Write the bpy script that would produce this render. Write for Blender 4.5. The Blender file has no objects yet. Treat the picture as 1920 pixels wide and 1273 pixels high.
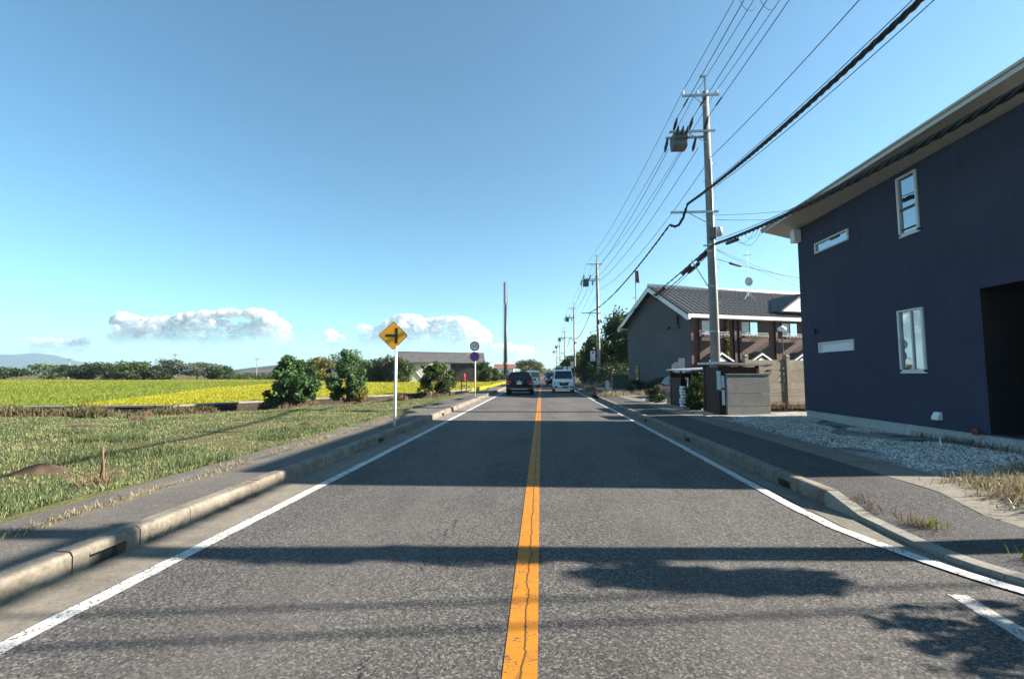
import bpy, bmesh, math, random
import numpy as np
from mathutils import Vector, Matrix, noise as mnoise

R = math.radians
SC = bpy.context.scene
COL = SC.collection

# ------------------------------------------------------------------ camera
cam_d = bpy.data.cameras.new('camera')
cam_d.sensor_width = 36.0
cam_d.lens = 850.0 / 1920.0 * 36.0
cam_d.clip_start = 0.05
cam_d.clip_end = 40000
cam = bpy.data.objects.new('camera', cam_d)
COL.objects.link(cam)
cam.location = (0, 0, 1.58)
cam.rotation_euler = (R(90 + 4.272), 0, R(3.692))
SC.camera = cam

# ------------------------------------------------------------------ sky, sun, exposure
SUN_EL, SUN_AZ = 28.0, 3.5          # elevation; degrees ahead of square to the road, from the right
world = bpy.data.worlds.new('World')
SC.world = world
world.use_nodes = True
wn = world.node_tree
bg = wn.nodes['Background']
sky = wn.nodes.new('ShaderNodeTexSky')
sky.sky_type = 'NISHITA'
sky.sun_disc = False
sky.sun_elevation = R(SUN_EL)
sky.sun_rotation = R(90 - SUN_AZ)
sky.air_density = 1.0
sky.dust_density = 0.3
sky.ozone_density = 1.6
tint = wn.nodes.new('ShaderNodeMix'); tint.data_type = 'RGBA'; tint.blend_type = 'MULTIPLY'
tint.inputs[0].default_value = 1.0
tint.inputs[7].default_value = (0.60, 0.945, 0.985, 1)
wn.links.new(sky.outputs[0], tint.inputs[6])
wn.links.new(tint.outputs[2], bg.inputs[0])
bg.inputs[1].default_value = 0.05
sun_d = bpy.data.lights.new('sun', 'SUN')
sun_d.energy = 5.0
sun_d.angle = R(0.53)
sun_d.color = (1.0, 0.90, 0.76)
sun = bpy.data.objects.new('sun', sun_d)
COL.objects.link(sun)
to_sun = Vector((math.cos(R(SUN_EL)) * math.cos(R(SUN_AZ)), math.cos(R(SUN_EL)) * math.sin(R(SUN_AZ)), math.sin(R(SUN_EL))))
sun.rotation_euler = to_sun.to_track_quat('Z', 'Y').to_euler()
SC.view_settings.view_transform = 'Standard'
SC.view_settings.look = 'None'
SC.view_settings.exposure = 2.06
SC.view_settings.gamma = 1.0
SC.view_settings.use_curve_mapping = False
SC.render.engine = 'CYCLES'
SC.cycles.use_denoising = True
SC.cycles.max_bounces = 6
SC.cycles.diffuse_bounces = 3
SC.cycles.glossy_bounces = 3
SC.cycles.transparent_max_bounces = 16
SC.cycles.volume_bounces = 0
SC.cycles.caustics_reflective = False
SC.cycles.caustics_refractive = False
SC.cycles.sample_clamp_indirect = 4.0

# ------------------------------------------------------------------ node helper
class N:
    def __init__(s, name):
        s.m = bpy.data.materials.new(name)
        s.m.use_nodes = True
        s.t = s.m.node_tree
        s.t.nodes.clear()
        s.o = s.t.nodes.new('ShaderNodeOutputMaterial')
    def n(s, typ, ins=None, **kw):
        nd = s.t.nodes.new('ShaderNode' + typ)
        for k, v in kw.items():
            setattr(nd, k, v)
        for k, v in (ins or {}).items():
            s.put(nd.inputs[k], v)
        return nd
    def put(s, sock, v):
        if hasattr(v, 'is_output'):
            s.t.links.new(v, sock)
        elif isinstance(v, (tuple, list)) and len(v) == 3 and sock.type == 'RGBA':
            sock.default_value = (*v, 1)
        else:
            sock.default_value = v
    def co(s, kind='Object'):
        return s.n('TexCoord').outputs[kind]
    def cor(s):
        oi = s.n('ObjectInfo')
        return s.n('VectorMath', {0: s.co(), 1: s.n('CombineXYZ', {'X': s.math('MULTIPLY', oi.outputs['Random'], 71.0), 'Y': s.math('MULTIPLY', oi.outputs['Random'], 37.0), 'Z': s.math('MULTIPLY', oi.outputs['Random'], 53.0)}).outputs[0]}, operation='ADD').outputs[0]
    def mapped(s, scale=(1, 1, 1), rot=(0, 0, 0), kind='Object'):
        return s.n('Mapping', {'Vector': s.co(kind), 'Scale': scale, 'Rotation': rot}).outputs[0]
    def noise(s, vec, scale, detail=3, rough=0.55, dist=0.0):
        return s.n('TexNoise', {'Vector': vec, 'Scale': scale, 'Detail': detail, 'Roughness': rough, 'Distortion': dist}).outputs['Fac']
    def vor(s, vec, scale, feature='F1', out='Distance', rnd=1.0):
        nd = s.n('TexVoronoi', feature=feature)
        s.put(nd.inputs['Vector'], vec); s.put(nd.inputs['Scale'], scale); s.put(nd.inputs['Randomness'], rnd)
        return nd.outputs[out]
    def ramp(s, fac, stops, mode='LINEAR'):
        nd = s.n('ValToRGB', {'Fac': fac})
        cr = nd.color_ramp
        cr.interpolation = mode
        while len(cr.elements) < len(stops):
            cr.elements.new(0.5)
        for e, (p, c) in zip(cr.elements, stops):
            e.position = p
            e.color = (c, c, c, 1) if isinstance(c, (int, float)) else (*c, 1)
        return nd.outputs['Color']
    def math(s, op, a, b=0.0, clamp=False):
        nd = s.n('Math', operation=op, use_clamp=clamp)
        s.put(nd.inputs[0], a); s.put(nd.inputs[1], b)
        return nd.outputs[0]
    def mix(s, fac, a, b, blend='MIX'):
        nd = s.n('Mix', data_type='RGBA', blend_type=blend)
        s.put(nd.inputs[0], fac); s.put(nd.inputs[6], a); s.put(nd.inputs[7], b)
        return nd.outputs[2]
    def sep(s, vec):
        return s.n('SeparateXYZ', {'Vector': vec}).outputs
    def attr(s, name):
        return s.n('Attribute', attribute_name=name).outputs['Fac']
    def bump(s, h, strength=0.3, dist=0.01):
        return s.n('Bump', {'Height': h, 'Strength': strength, 'Distance': dist}).outputs[0]
    def out(s, col, rough=0.8, normal=None, metal=0.0, spec=0.4, **kw):
        b = s.n('BsdfPrincipled', {'Base Color': col, 'Roughness': rough, 'Metallic': metal, 'Specular IOR Level': spec})
        for k, v in kw.items():
            s.put(b.inputs[k.replace('_', ' ')], v)
        if normal is not None:
            s.put(b.inputs['Normal'], normal)
        s.t.links.new(b.outputs[0], s.o.inputs['Surface'])
        return s.m

def plain(name, col, rough=0.6, metal=0.0, spec=0.4, var=0.25, scale=3.0, bump=0.0, bscale=60):
    """one colour with a little uneven weathering"""
    n = N(name)
    c = n.cor()
    f = n.noise(c, scale, 5, 0.65)
    lo = tuple(v * (1 - var) for v in col); hi = tuple(min(1, v * (1 + var)) for v in col)
    colr = n.ramp(f, [(0.3, lo), (0.7, hi)])
    nm = n.bump(n.noise(c, bscale, 3), bump, 0.01) if bump else None
    return n.out(colr, rough, nm, metal, spec)

MAT = {}
# ---- asphalt with aggregate, cracks
def asphalt(name, base=(0.078, 0.074, 0.071), crack=True, scale=1.0, tracks=True):
    n = N(name)
    c = n.co()
    x, y, z = n.sep(c)
    stones = n.vor(c, 82 * scale, out='Color')
    sv = n.sep(stones)[0]
    agg = n.ramp(sv, [(0.0, 0.30), (0.5, 0.84), (0.85, 1.32), (1.0, 2.3)])
    fine = n.ramp(n.noise(c, 320 * scale, 2), [(0.3, 0.72), (0.7, 1.25)])
    big = n.mix(1.0, n.ramp(n.noise(c, 0.8, 6, 0.6), [(0.3, 0.84), (0.7, 1.16)]), n.ramp(n.noise(n.mapped((1.6, 0.22, 1)), 0.9, 5, 0.6), [(0.32, 0.80), (0.5, 1.0), (0.68, 1.12)]), 'MULTIPLY')
    col = n.mix(1.0, base, agg, 'MULTIPLY')
    col = n.mix(1.0, col, fine, 'MULTIPLY')
    col = n.mix(1.0, col, big, 'MULTIPLY')
    if tracks:   # wheel paths polished slightly paler and warmer
        tr = n.math('ABSOLUTE', n.math('SUBTRACT', n.math('ABSOLUTE', n.math('ADD', x, 0.12)), 1.55))
        w = n.math('MULTIPLY', n.ramp(tr, [(0.25, 1.0), (0.95, 0.0)]), n.ramp(n.noise(n.mapped((1.2, 0.12, 1)), 1.0, 4), [(0.35, 0.2), (0.65, 1.0)]))
        col = n.mix(n.math('MULTIPLY', w, 0.30), col, (0.120, 0.108, 0.103))
    h = n.math('ADD', n.math('MULTIPLY', sv, 0.6), n.noise(c, 240 * scale, 2))
    if crack:
        k = None
        for x0, wob, y0, y1, wd in ((-0.95, 0.20, 1.5, 5.0, 0.012), (1.75, 0.4, 4.4, 6.6, 0.010), (2.45, 0.35, 2.0, 4.2, 0.011), (-0.14, 0.05, -5, 60, 0.010), (-1.65, 0.5, 2.4, 3.6, 0.009)):
            ny = n.n('CombineXYZ', {'X': x0 * 3.1, 'Y': y, 'Z': 0.0}).outputs[0]
            wx = n.math('MULTIPLY', n.math('SUBTRACT', n.noise(ny, 1.1, 8, 0.72), 0.5), wob * 4)
            d = n.math('ABSOLUTE', n.math('SUBTRACT', n.math('SUBTRACT', x, x0), wx))
            on = n.math('MULTIPLY', n.math('GREATER_THAN', y, y0), n.math('LESS_THAN', y, y1))
            patchy = n.ramp(n.noise(c, 1.7, 2), [(0.45, 0.0), (0.55, 1.0)])
            kk = n.math('MULTIPLY', n.ramp(n.math('DIVIDE', d, wd), [(0.45, 1.0), (1.0, 0.0)]), n.math('MULTIPLY', on, patchy))
            k = kk if k is None else n.math('MAXIMUM', k, kk)
        col = n.mix(n.math('MULTIPLY', k, 0.88), col, (0.008, 0.008, 0.008))
        h = n.math('SUBTRACT', h, n.math('MULTIPLY', k, 3.0))
    return n.out(col, 0.88, n.bump(h, 0.5, 0.006), spec=0.25)

def paint(name, col, worn=0.5, cracked=True):
    n = N(name)
    c = n.co()
    x, y, z = n.sep(c)
    stones = n.sep(n.vor(c, 95, out='Color'))[0]
    wear = n.math('ADD', n.math('MULTIPLY', n.noise(c, 9, 6, 0.7), 0.7), n.math('MULTIPLY', stones, 0.3))
    f = n.ramp(wear, [(0.25 + 0.12 * worn, 0.0), (0.33 + 0.14 * worn, 1.0)])
    tone = n.ramp(n.noise(c, 2.2, 5), [(0.3, tuple(v * 0.86 for v in col)), (0.7, col)])
    k = 0.0
    if cracked:
        ny = n.n('CombineXYZ', {'X': 0.0, 'Y': y, 'Z': 0.0}).outputs[0]
        wx = n.math('MULTIPLY', n.math('SUBTRACT', n.noise(ny, 2.3, 8, 0.72), 0.5), 0.12)
        d = n.math('ABSOLUTE', n.math('SUBTRACT', n.math('ADD', x, 0.108), wx))
        k1 = n.ramp(d, [(0.004, 1.0), (0.008, 0.0)])
        cell = n.mapped((0.7, 3.6, 1))
        k2 = n.math('MULTIPLY', n.ramp(n.vor(cell, 2.0, 'DISTANCE_TO_EDGE'), [(0.004, 1.0), (0.018, 0.0)]), n.ramp(n.noise(c, 3.0, 3), [(0.46, 0.0), (0.56, 0.85)]))
        k = n.math('MAXIMUM', k1, k2)
    asph = n.ramp(stones, [(0.0, 0.035), (0.6, 0.10), (1.0, 0.2)])
    colr = n.mix(f, asph, tone)
    if cracked:
        colr = n.mix(n.math('MULTIPLY', k, 0.85), colr, (0.02, 0.016, 0.012))
    h = n.math('ADD', stones, n.math('MULTIPLY', f, 0.6))
    return n.out(colr, 0.72, n.bump(h, 0.3, 0.004), spec=0.3)

def concrete(name, col=(0.185, 0.164, 0.134), dirt=0.8, scale=1.0):
    n = N(name)
    c = n.cor()
    f1 = n.noise(c, 2.2 * scale, 6, 0.65)
    f2 = n.noise(c, 30 * scale, 4, 0.6)
    a = n.ramp(f1, [(0.30, tuple(v * (1 - 0.62 * dirt) for v in col)), (0.46, tuple(v * (1 - 0.2 * dirt) for v in col)), (0.58, col), (0.75, tuple(v * 1.3 for v in col))])
    f3 = n.noise(c, 7.0 * scale, 5, 0.7)
    a = n.mix(n.ramp(f3, [(0.52, 0.0), (0.66, 0.7 * dirt)]), a, tuple(v * 0.42 for v in col))
    g = n.ramp(f2, [(0.3, 0.78), (0.7, 1.18)])
    col2 = n.mix(1.0, a, g, 'MULTIPLY')
    pit = n.ramp(n.vor(c, 55 * scale), [(0.05, 0.0), (0.16, 1.0)])
    col2 = n.mix(n.math('MULTIPLY', n.math('SUBTRACT', 1.0, pit), 0.4), col2, (0.07, 0.065, 0.06))
    return n.out(col2, 0.9, n.bump(n.math('ADD', f2, n.math('MULTIPLY', pit, 0.4)), 0.35, 0.008), spec=0.25)

def leafmat(name, dark, light, warm=None, trans=0.35, scale=0.68):
    n = N(name)
    dark = tuple(v * scale for v in dark); light = tuple(v * scale for v in light); warm = warm and tuple(v * scale for v in warm)
    t = n.attr('tint')
    stops = [(0.0, dark), (0.75, light)]
    if warm:
        stops.append((1.0, warm))
    else:
        stops.append((1.0, tuple(min(1, v * 1.35) for v in light)))
    col = n.ramp(t, stops)
    b = n.n('BsdfPrincipled', {'Base Color': col, 'Roughness': 0.55, 'Specular IOR Level': 0.3})
    tr = n.n('BsdfTranslucent', {'Color': col})
    mx = n.n('MixShader', {0: trans, 1: b.outputs[0], 2: tr.outputs[0]})
    n.t.links.new(mx.outputs[0], n.o.inputs['Surface'])
    return n.m

MAT['asphalt'] = asphalt('asphalt_road')
MAT['asphalt_walk'] = asphalt('asphalt_walk', (0.085, 0.082, 0.079), crack=False, scale=1.5, tracks=False)
MAT['asphalt_dark'] = asphalt('asphalt_dark', (0.055, 0.055, 0.057), crack=False, scale=1.3, tracks=False)
MAT['yellow'] = paint('yellow_paint', (0.40, 0.155, 0.010), 0.40)
MAT['white_line'] = paint('white_paint', (0.50, 0.50, 0.49), 0.85, False)
MAT['white_worn'] = paint('white_worn', (0.36, 0.355, 0.34), 0.80, False)
MAT['concrete'] = concrete('concrete_kerb')
MAT['concrete_pale'] = concrete('concrete_pale', (0.21, 0.20, 0.175), 0.4)
MAT['gutter'] = concrete('concrete_gutter', (0.165, 0.148, 0.124), 0.45, 1.3)
MAT['foundation'] = concrete('concrete_foundation', (0.40, 0.40, 0.39), 0.25, 0.7)
MAT['panel_grey'] = concrete('precast_grey', (0.22, 0.225, 0.22), 0.35, 0.6)
MAT['panel_tan'] = concrete('precast_tan', (0.27, 0.245, 0.20), 0.5, 0.5)
MAT['pole'] = concrete('concrete_pole', (0.25, 0.24, 0.22), 0.25, 0.5)
MAT['galv'] = plain('galvanised_steel', (0.42, 0.43, 0.44), 0.45, 0.6, var=0.2)
MAT['steel_dark'] = plain('dark_steel', (0.05, 0.05, 0.055), 0.5, 0.3)
MAT['transformer'] = plain('transformer_grey', (0.085, 0.09, 0.095), 0.5)
MAT['rubber'] = plain('black_rubber', (0.012, 0.012, 0.014), 0.55, var=0.2)
MAT['insul'] = plain('dark_insulator', (0.03, 0.028, 0.03), 0.3)
MAT['insul_white'] = plain('white_insulator', (0.65, 0.65, 0.63), 0.3)
MAT['white_metal'] = plain('white_painted_steel', (0.78, 0.78, 0.77), 0.45, var=0.08)
MAT['sign_yellow'] = plain('sign_yellow', (0.66, 0.30, 0.008), 0.45, var=0.06)
MAT['sign_black'] = plain('sign_black', (0.02, 0.016, 0.014), 0.5)
MAT['sign_red'] = plain('sign_red', (0.42, 0.03, 0.045), 0.45, var=0.1)
MAT['sign_blue'] = plain('sign_blue', (0.02, 0.065, 0.33), 0.45, var=0.1)
MAT['sign_white'] = plain('sign_white', (0.72, 0.73, 0.74), 0.45, var=0.05)
MAT['notice'] = plain('notice_plate', (0.68, 0.72, 0.76), 0.5, var=0.1, scale=14)
MAT['navy_text'] = plain('navy_lettering', (0.02, 0.05, 0.20), 0.5)
n = N('navy_stucco')
c = n.co()
f_a = n.noise(c, 0.9, 6, 0.65)
f_b = n.noise(n.mapped((1, 5.0, 0.22)), 1.0, 5, 0.7)
colr = n.ramp(f_a, [(0.3, (0.047, 0.050, 0.080)), (0.7, (0.059, 0.062, 0.099))])
colr = n.mix(n.ramp(f_b, [(0.50, 0.0), (0.72, 0.30)]), colr, (0.085, 0.09, 0.115))
colr = n.mix(1.0, colr, n.ramp(n.noise(c, 45, 3), [(0.3, 0.82), (0.7, 1.16)]), 'MULTIPLY')
MAT['stucco'] = n.out(colr, 0.92, n.bump(n.noise(c, 70, 4, 0.7), 0.8, 0.012), spec=0.15)
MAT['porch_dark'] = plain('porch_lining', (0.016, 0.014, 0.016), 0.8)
MAT['frame_white'] = plain('window_frame_silver', (0.60, 0.60, 0.60), 0.4, 0.0, var=0.06)
MAT['fascia'] = plain('pale_fascia', (0.55, 0.55, 0.53), 0.5, var=0.08)
MAT['soffit'] = plain('soffit_board', (0.38, 0.37, 0.35), 0.7, var=0.08)
MAT['roof_metal'] = plain('roof_metal', (0.10, 0.105, 0.11), 0.45)
MAT['slate_wall'] = plain('slate_siding', (0.082, 0.090, 0.10), 0.85, var=0.12, scale=0.7)
MAT['white_trim'] = plain('white_trim', (0.74, 0.74, 0.73), 0.5, var=0.07)
MAT['timber_dark'] = plain('dark_brown_timber', (0.035, 0.017, 0.014), 0.65, var=0.3, scale=5)
MAT['timber'] = plain('brown_boards', (0.066, 0.034, 0.029), 0.75, var=0.35, scale=8)
MAT['curtain'] = plain('curtain', (0.50, 0.56, 0.52), 0.8, var=0.15)
MAT['frosted'] = plain('frosted_pane', (0.62, 0.64, 0.66), 0.25, var=0.05)
MAT['soil'] = plain('brown_soil', (0.062, 0.038, 0.025), 0.95, var=0.4, scale=6, bump=0.8, bscale=25)
MAT['bark'] = plain('bark', (0.085, 0.06, 0.045), 0.9, var=0.35, scale=9, bump=0.6)
MAT['straw_stalk'] = plain('dry_stalk', (0.15, 0.095, 0.062), 0.9, var=0.3, scale=9)
MAT['black_paint'] = plain('black_car_paint', (0.005, 0.005, 0.006), 0.3, var=0.1, spec=0.22)
MAT['white_paint_car'] = plain('white_car_paint', (0.72, 0.73, 0.74), 0.22, var=0.03, spec=0.5)
MAT['red_paint'] = plain('red_car_paint', (0.36, 0.02, 0.02), 0.25, var=0.08, spec=0.5)
MAT['dark_paint'] = plain('dark_grey_car_paint', (0.03, 0.032, 0.036), 0.25, var=0.08)
MAT['silver_paint'] = plain('silver_car_paint', (0.35, 0.36, 0.37), 0.3, 0.5, var=0.05)
MAT['car_glass'] = plain('tinted_car_glass', (0.010, 0.012, 0.015), 0.06, spec=0.7, var=0.05)
MAT['tail_red'] = plain('red_lamp_lens', (0.75, 0.010, 0.010), 0.25, var=0.1, spec=0.6)
MAT['lamp_clear'] = plain('clear_lamp_lens', (0.55, 0.58, 0.62), 0.12, 0.3, var=0.1, spec=0.6)
MAT['plate_white'] = plain('number_plate', (0.70, 0.71, 0.70), 0.5, var=0.06, scale=20)
MAT['chrome'] = plain('chrome_trim', (0.6, 0.6, 0.62), 0.15, 0.9, var=0.05)
MAT['rust_red'] = plain('rusty_red', (0.24, 0.06, 0.045), 0.7, var=0.3, scale=8)
MAT['tile_roof'] = plain('grey_roof_tile', (0.060, 0.060, 0.066), 0.6, var=0.14, scale=2.5)
MAT['roof_far'] = plain('far_tile_roof', (0.075, 0.072, 0.076), 0.8, var=0.35, scale=1.2)
MAT['roof_red'] = plain('red_tile_roof', (0.20, 0.085, 0.062), 0.7, var=0.25)
MAT['wall_white'] = plain('white_wall', (0.68, 0.67, 0.63), 0.8, var=0.08, scale=0.7)
MAT['wall_dark'] = plain('dark_old_wall', (0.06, 0.045, 0.04), 0.9, var=0.3)
MAT['cement_block'] = concrete('cement_block', (0.27, 0.26, 0.24), 0.5, 0.8)
MAT['green_mesh'] = plain('green_mesh', (0.06, 0.10, 0.06), 0.7, var=0.2)

def mirror_glass(name, tint=(0.03, 0.045, 0.06), refl=0.5):
    n = N(name)
    b = n.n('BsdfPrincipled', {'Base Color': tint, 'Roughness': 0.05})
    wav = n.bump(n.noise(n.co(), 1.3, 1), 0.04, 0.05)
    g = n.n('BsdfGlossy', {'Color': (0.85, 0.92, 0.96), 'Roughness': 0.02, 'Normal': wav})
    mx = n.n('MixShader', {0: refl, 1: b.outputs[0], 2: g.outputs[0]})
    n.t.links.new(mx.outputs[0], n.o.inputs['Surface'])
    return n.m
MAT['glass'] = mirror_glass('coated_window_glass')

MAT['leaf_bush'] = leafmat('bush_leaf', (0.030, 0.078, 0.026), (0.105, 0.205, 0.066))
MAT['leaf_dark'] = leafmat('dark_leaf', (0.018, 0.036, 0.016), (0.060, 0.098, 0.034))
MAT['leaf_olive'] = leafmat('olive_leaf', (0.060, 0.070, 0.016), (0.20, 0.19, 0.045))
MAT['leaf_mid'] = leafmat('mid_leaf', (0.030, 0.055, 0.016), (0.11, 0.16, 0.04))
MAT['leaf_pale'] = leafmat('pale_leaf', (0.05, 0.065, 0.04), (0.13, 0.15, 0.085))
MAT['leaf_yellow'] = leafmat('yellow_leaf', (0.10, 0.10, 0.012), (0.34, 0.28, 0.04))
MAT['grass'] = leafmat('field_grass_blade', (0.062, 0.090, 0.036), (0.150, 0.178, 0.076), (0.27, 0.24, 0.12), 0.35, 1.12)
MAT['straw'] = leafmat('dry_grass_blade', (0.105, 0.072, 0.045), (0.215, 0.145, 0.085), (0.31, 0.225, 0.13), 0.25, 0.8)
MAT['straw_pale'] = leafmat('pale_straw_blade', (0.18, 0.14, 0.075), (0.32, 0.27, 0.16), (0.40, 0.35, 0.23), 0.25, 0.85)
MAT['weed'] = leafmat('bank_weed', (0.05, 0.06, 0.02), (0.15, 0.14, 0.06), (0.28, 0.17, 0.09), 0.25)
MAT['rice_yellow'] = leafmat('ripe_rice', (0.205, 0.205, 0.012), (0.275, 0.262, 0.014), (0.32, 0.29, 0.03), 0.3, 1.05)
MAT['rice_green'] = leafmat('green_rice', (0.105, 0.145, 0.014), (0.150, 0.190, 0.020), (0.20, 0.215, 0.024), 0.3, 0.92)

# ------------------------------------------------------------------ mesh helper
class MB:
    def __init__(s):
        s.v = []; s.f = []
    def add(s, vs, fs):
        b = len(s.v)
        s.v += [tuple(p) for p in vs]
        s.f += [tuple(i + b for i in f) for f in fs]
        return s
    def box(s, x0, x1, y0, y1, z0, z1):
        return s.add([(x0, y0, z0), (x1, y0, z0), (x1, y1, z0), (x0, y1, z0), (x0, y0, z1), (x1, y0, z1), (x1, y1, z1), (x0, y1, z1)],
                     [(3, 2, 1, 0), (4, 5, 6, 7), (0, 1, 5, 4), (1, 2, 6, 5), (2, 3, 7, 6), (3, 0, 4, 7)])
    def cbox(s, c, d):
        return s.box(c[0] - d[0] / 2, c[0] + d[0] / 2, c[1] - d[1] / 2, c[1] + d[1] / 2, c[2] - d[2] / 2, c[2] + d[2] / 2)
    def prism(s, a, b):
        """two matching rings -> closed solid"""
        n = len(a)
        return s.add(list(a) + list(b), [tuple(range(n - 1, -1, -1)), tuple(range(n, 2 * n))] + [(i, (i + 1) % n, n + (i + 1) % n, n + i) for i in range(n)])
    def tube(s, pts, r, n=6, cap=True):
        pts = [Vector(p) for p in pts]
        rr = r if isinstance(r, (list, tuple)) else [r] * len(pts)
        rings = []
        up = None
        for i, p in enumerate(pts):
            t = (pts[min(i + 1, len(pts) - 1)] - pts[max(i - 1, 0)])
            if t.length < 1e-9:
                t = Vector((0, 0, 1))
            t.normalize()
            if up is None or abs(t.dot(up)) > 0.98:
                up = Vector((0, 0, 1)) if abs(t.z) < 0.9 else Vector((1, 0, 0))
            a = t.cross(up).normalized(); b = a.cross(t).normalized()
            rings.append([p + (a * math.cos(2 * math.pi * k / n) + b * math.sin(2 * math.pi * k / n)) * rr[i] for k in range(n)])
        vs = [q for g in rings for q in g]
        fs = []
        for i in range(len(pts) - 1):
            for k in range(n):
                fs.append((i * n + k, i * n + (k + 1) % n, (i + 1) * n + (k + 1) % n, (i + 1) * n + k))
        if cap:
            fs.append(tuple(range(n - 1, -1, -1))); fs.append(tuple((len(pts) - 1) * n + k for k in range(n)))
        return s.add(vs, fs)
    def disc(s, c, nrm, r, th, n=28):
        nrm = Vector(nrm).normalized()
        return s.tube([Vector(c) - nrm * th / 2, Vector(c) + nrm * th / 2], r, n)
    def ring(s, c, r0, r1, y0, y1, n=32):
        """annulus facing -y"""
        vs, fs = [], []
        for k in range(n):
            a = 2 * math.pi * k / n
            for r in (r0, r1):
                for y in (y0, y1):
                    vs.append((c[0] + r * math.cos(a), c[1] + y, c[2] + r * math.sin(a)))
        for k in range(n):
            i, j = 4 * k, 4 * ((k + 1) % n)
            fs += [(i, j, j + 2, i + 2), (i + 1, i + 3, j + 3, j + 1), (i + 2, j + 2, j + 3, i + 3), (i, i + 1, j + 1, j)]
        return s.add(vs, fs)
    def grid(s, fn, nu, nv):
        vs = [fn(i / nu, j / nv) for j in range(nv + 1) for i in range(nu + 1)]
        w = nu + 1
        return s.add(vs, [(j * w + i, j * w + i + 1, (j + 1) * w + i + 1, (j + 1) * w + i) for j in range(nv) for i in range(nu)])
    def mesh(s, name):
        me = bpy.data.meshes.new(name)
        me.from_pydata(s.v, [], s.f)
        me.update()
        return me

def obj(name, mb, mat, parent=None, smooth=False, bevel=0.0, fix=True):
    me = mb if isinstance(mb, bpy.types.Mesh) else mb.mesh(name)
    if fix and not isinstance(mb, bpy.types.Mesh):
        bm = bmesh.new(); bm.from_mesh(me)
        bmesh.ops.recalc_face_normals(bm, faces=bm.faces)
        bm.to_mesh(me); bm.free()
    if mat is not None and not me.materials:
        me.materials.append(MAT[mat] if isinstance(mat, str) else mat)
    if smooth:
        me.polygons.foreach_set('use_smooth', [True] * len(me.polygons))
    o = bpy.data.objects.new(name, me)
    COL.objects.link(o)
    if parent is not None:
        o.parent = parent
    if bevel:
        m = o.modifiers.new('bevel', 'BEVEL')
        m.width = bevel; m.segments = 2; m.limit_method = 'ANGLE'; m.angle_limit = R(40)
    return o

def tag(o, label, cat, group=None):
    o['label'] = label; o['category'] = cat
    if group:
        o['group'] = group
    return o
def thing(name, label, cat, loc=(0, 0, 0), rz=0.0, group=None):
    o = bpy.data.objects.new(name, None)
    COL.objects.link(o)
    o.empty_display_size = 0.2
    o.location = loc; o.rotation_euler = (0, 0, rz)
    return tag(o, label, cat, group)
def struct(name, mb, mat, smooth=False, fix=True):
    o = obj(name, mb, mat, None, smooth, fix=fix)
    o['kind'] = 'structure'
    return o
def stuff(o, label, cat):
    o['kind'] = 'stuff'; o['label'] = label; o['category'] = cat
    return o
def copy_tree(o, parent=None):
    c = o.copy(); COL.objects.link(c)
    if parent is not None:
        c.parent = parent
    for ch in [q for q in bpy.data.objects if q.parent == o]:
        copy_tree(ch, c)
    return c
def recolour(root, swap):
    """give a copied thing other materials without touching the shared meshes"""
    for ch in [q for q in bpy.data.objects if q.parent == root]:
        if ch.type == 'MESH' and ch.data.materials and ch.data.materials[0].name in swap:
            s = ch.material_slots[0]; s.link = 'OBJECT'; s.material = MAT[swap[ch.data.materials[0].name]]
        recolour(ch, swap)

def np_mesh(name, V, F, mat, tint=None):
    """V (n,3); F (m,k) same-size faces; tint per face"""
    me = bpy.data.meshes.new(name)
    m, k = F.shape
    me.vertices.add(len(V)); me.loops.add(m * k); me.polygons.add(m)
    me.vertices.foreach_set('co', np.asarray(V, np.float32).ravel())
    me.loops.foreach_set('vertex_index', np.asarray(F, np.int32).ravel())
    me.polygons.foreach_set('loop_start', np.arange(0, m * k, k, dtype=np.int32))
    me.polygons.foreach_set('loop_total', np.full(m, k, np.int32))
    me.update(calc_edges=True)
    if tint is not None:
        at = me.attributes.new('tint', 'FLOAT', 'FACE')
        at.data.foreach_set('value', np.asarray(tint, np.float32))
    me.materials.append(MAT[mat])
    return me

# ------------------------------------------------------------------ foliage
def leaves_mesh(name, blobs, n, leaf, seed, mat, shell=0.55, aspect=0.6, droop=0.0):
    rg = np.random.default_rng(seed)
    B = np.array(blobs, float)                       # cx cy cz rx ry rz
    w = (B[:, 3] * B[:, 4] + B[:, 3] * B[:, 5]); w /= w.sum()
    k = rg.choice(len(B), n, p=w)
    d = rg.normal(size=(n, 3)); d /= np.linalg.norm(d, axis=1)[:, None]
    rad = np.clip(rg.beta(4, 1.1 / max(shell, .1), n) * 1.0 + rg.normal(0, 0.07, n), 0, 1.25)
    P = B[k, :3] + d * rad[:, None] * B[k, 3:]
    nr = d * 0.7 + rg.normal(size=(n, 3)) * 0.8
    nr[:, 2] += 0.25
    nr /= np.linalg.norm(nr, axis=1)[:, None]
    a = np.cross(nr, rg.normal(size=(n, 3))); a /= np.linalg.norm(a, axis=1)[:, None]
    b = np.cross(nr, a)
    s = leaf * rg.uniform(0.55, 1.4, n)[:, None]
    tip = P + a * s; tail = P - a * s
    l = P + b * s * aspect + nr * s * 0.15; r = P - b * s * aspect + nr * s * 0.15
    tip[:, 2] -= s[:, 0] * droop
    V = np.stack([tail, l, tip, r], 1).reshape(-1, 3)
    F = np.arange(n * 4).reshape(n, 4)
    cl = rg.uniform(0, 1, len(B))[k]
    tint = np.clip(0.5 * rg.uniform(0, 1, n) + 0.5 * cl, 0, 1)
    return np_mesh(name, V, F, mat, tint)

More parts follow.
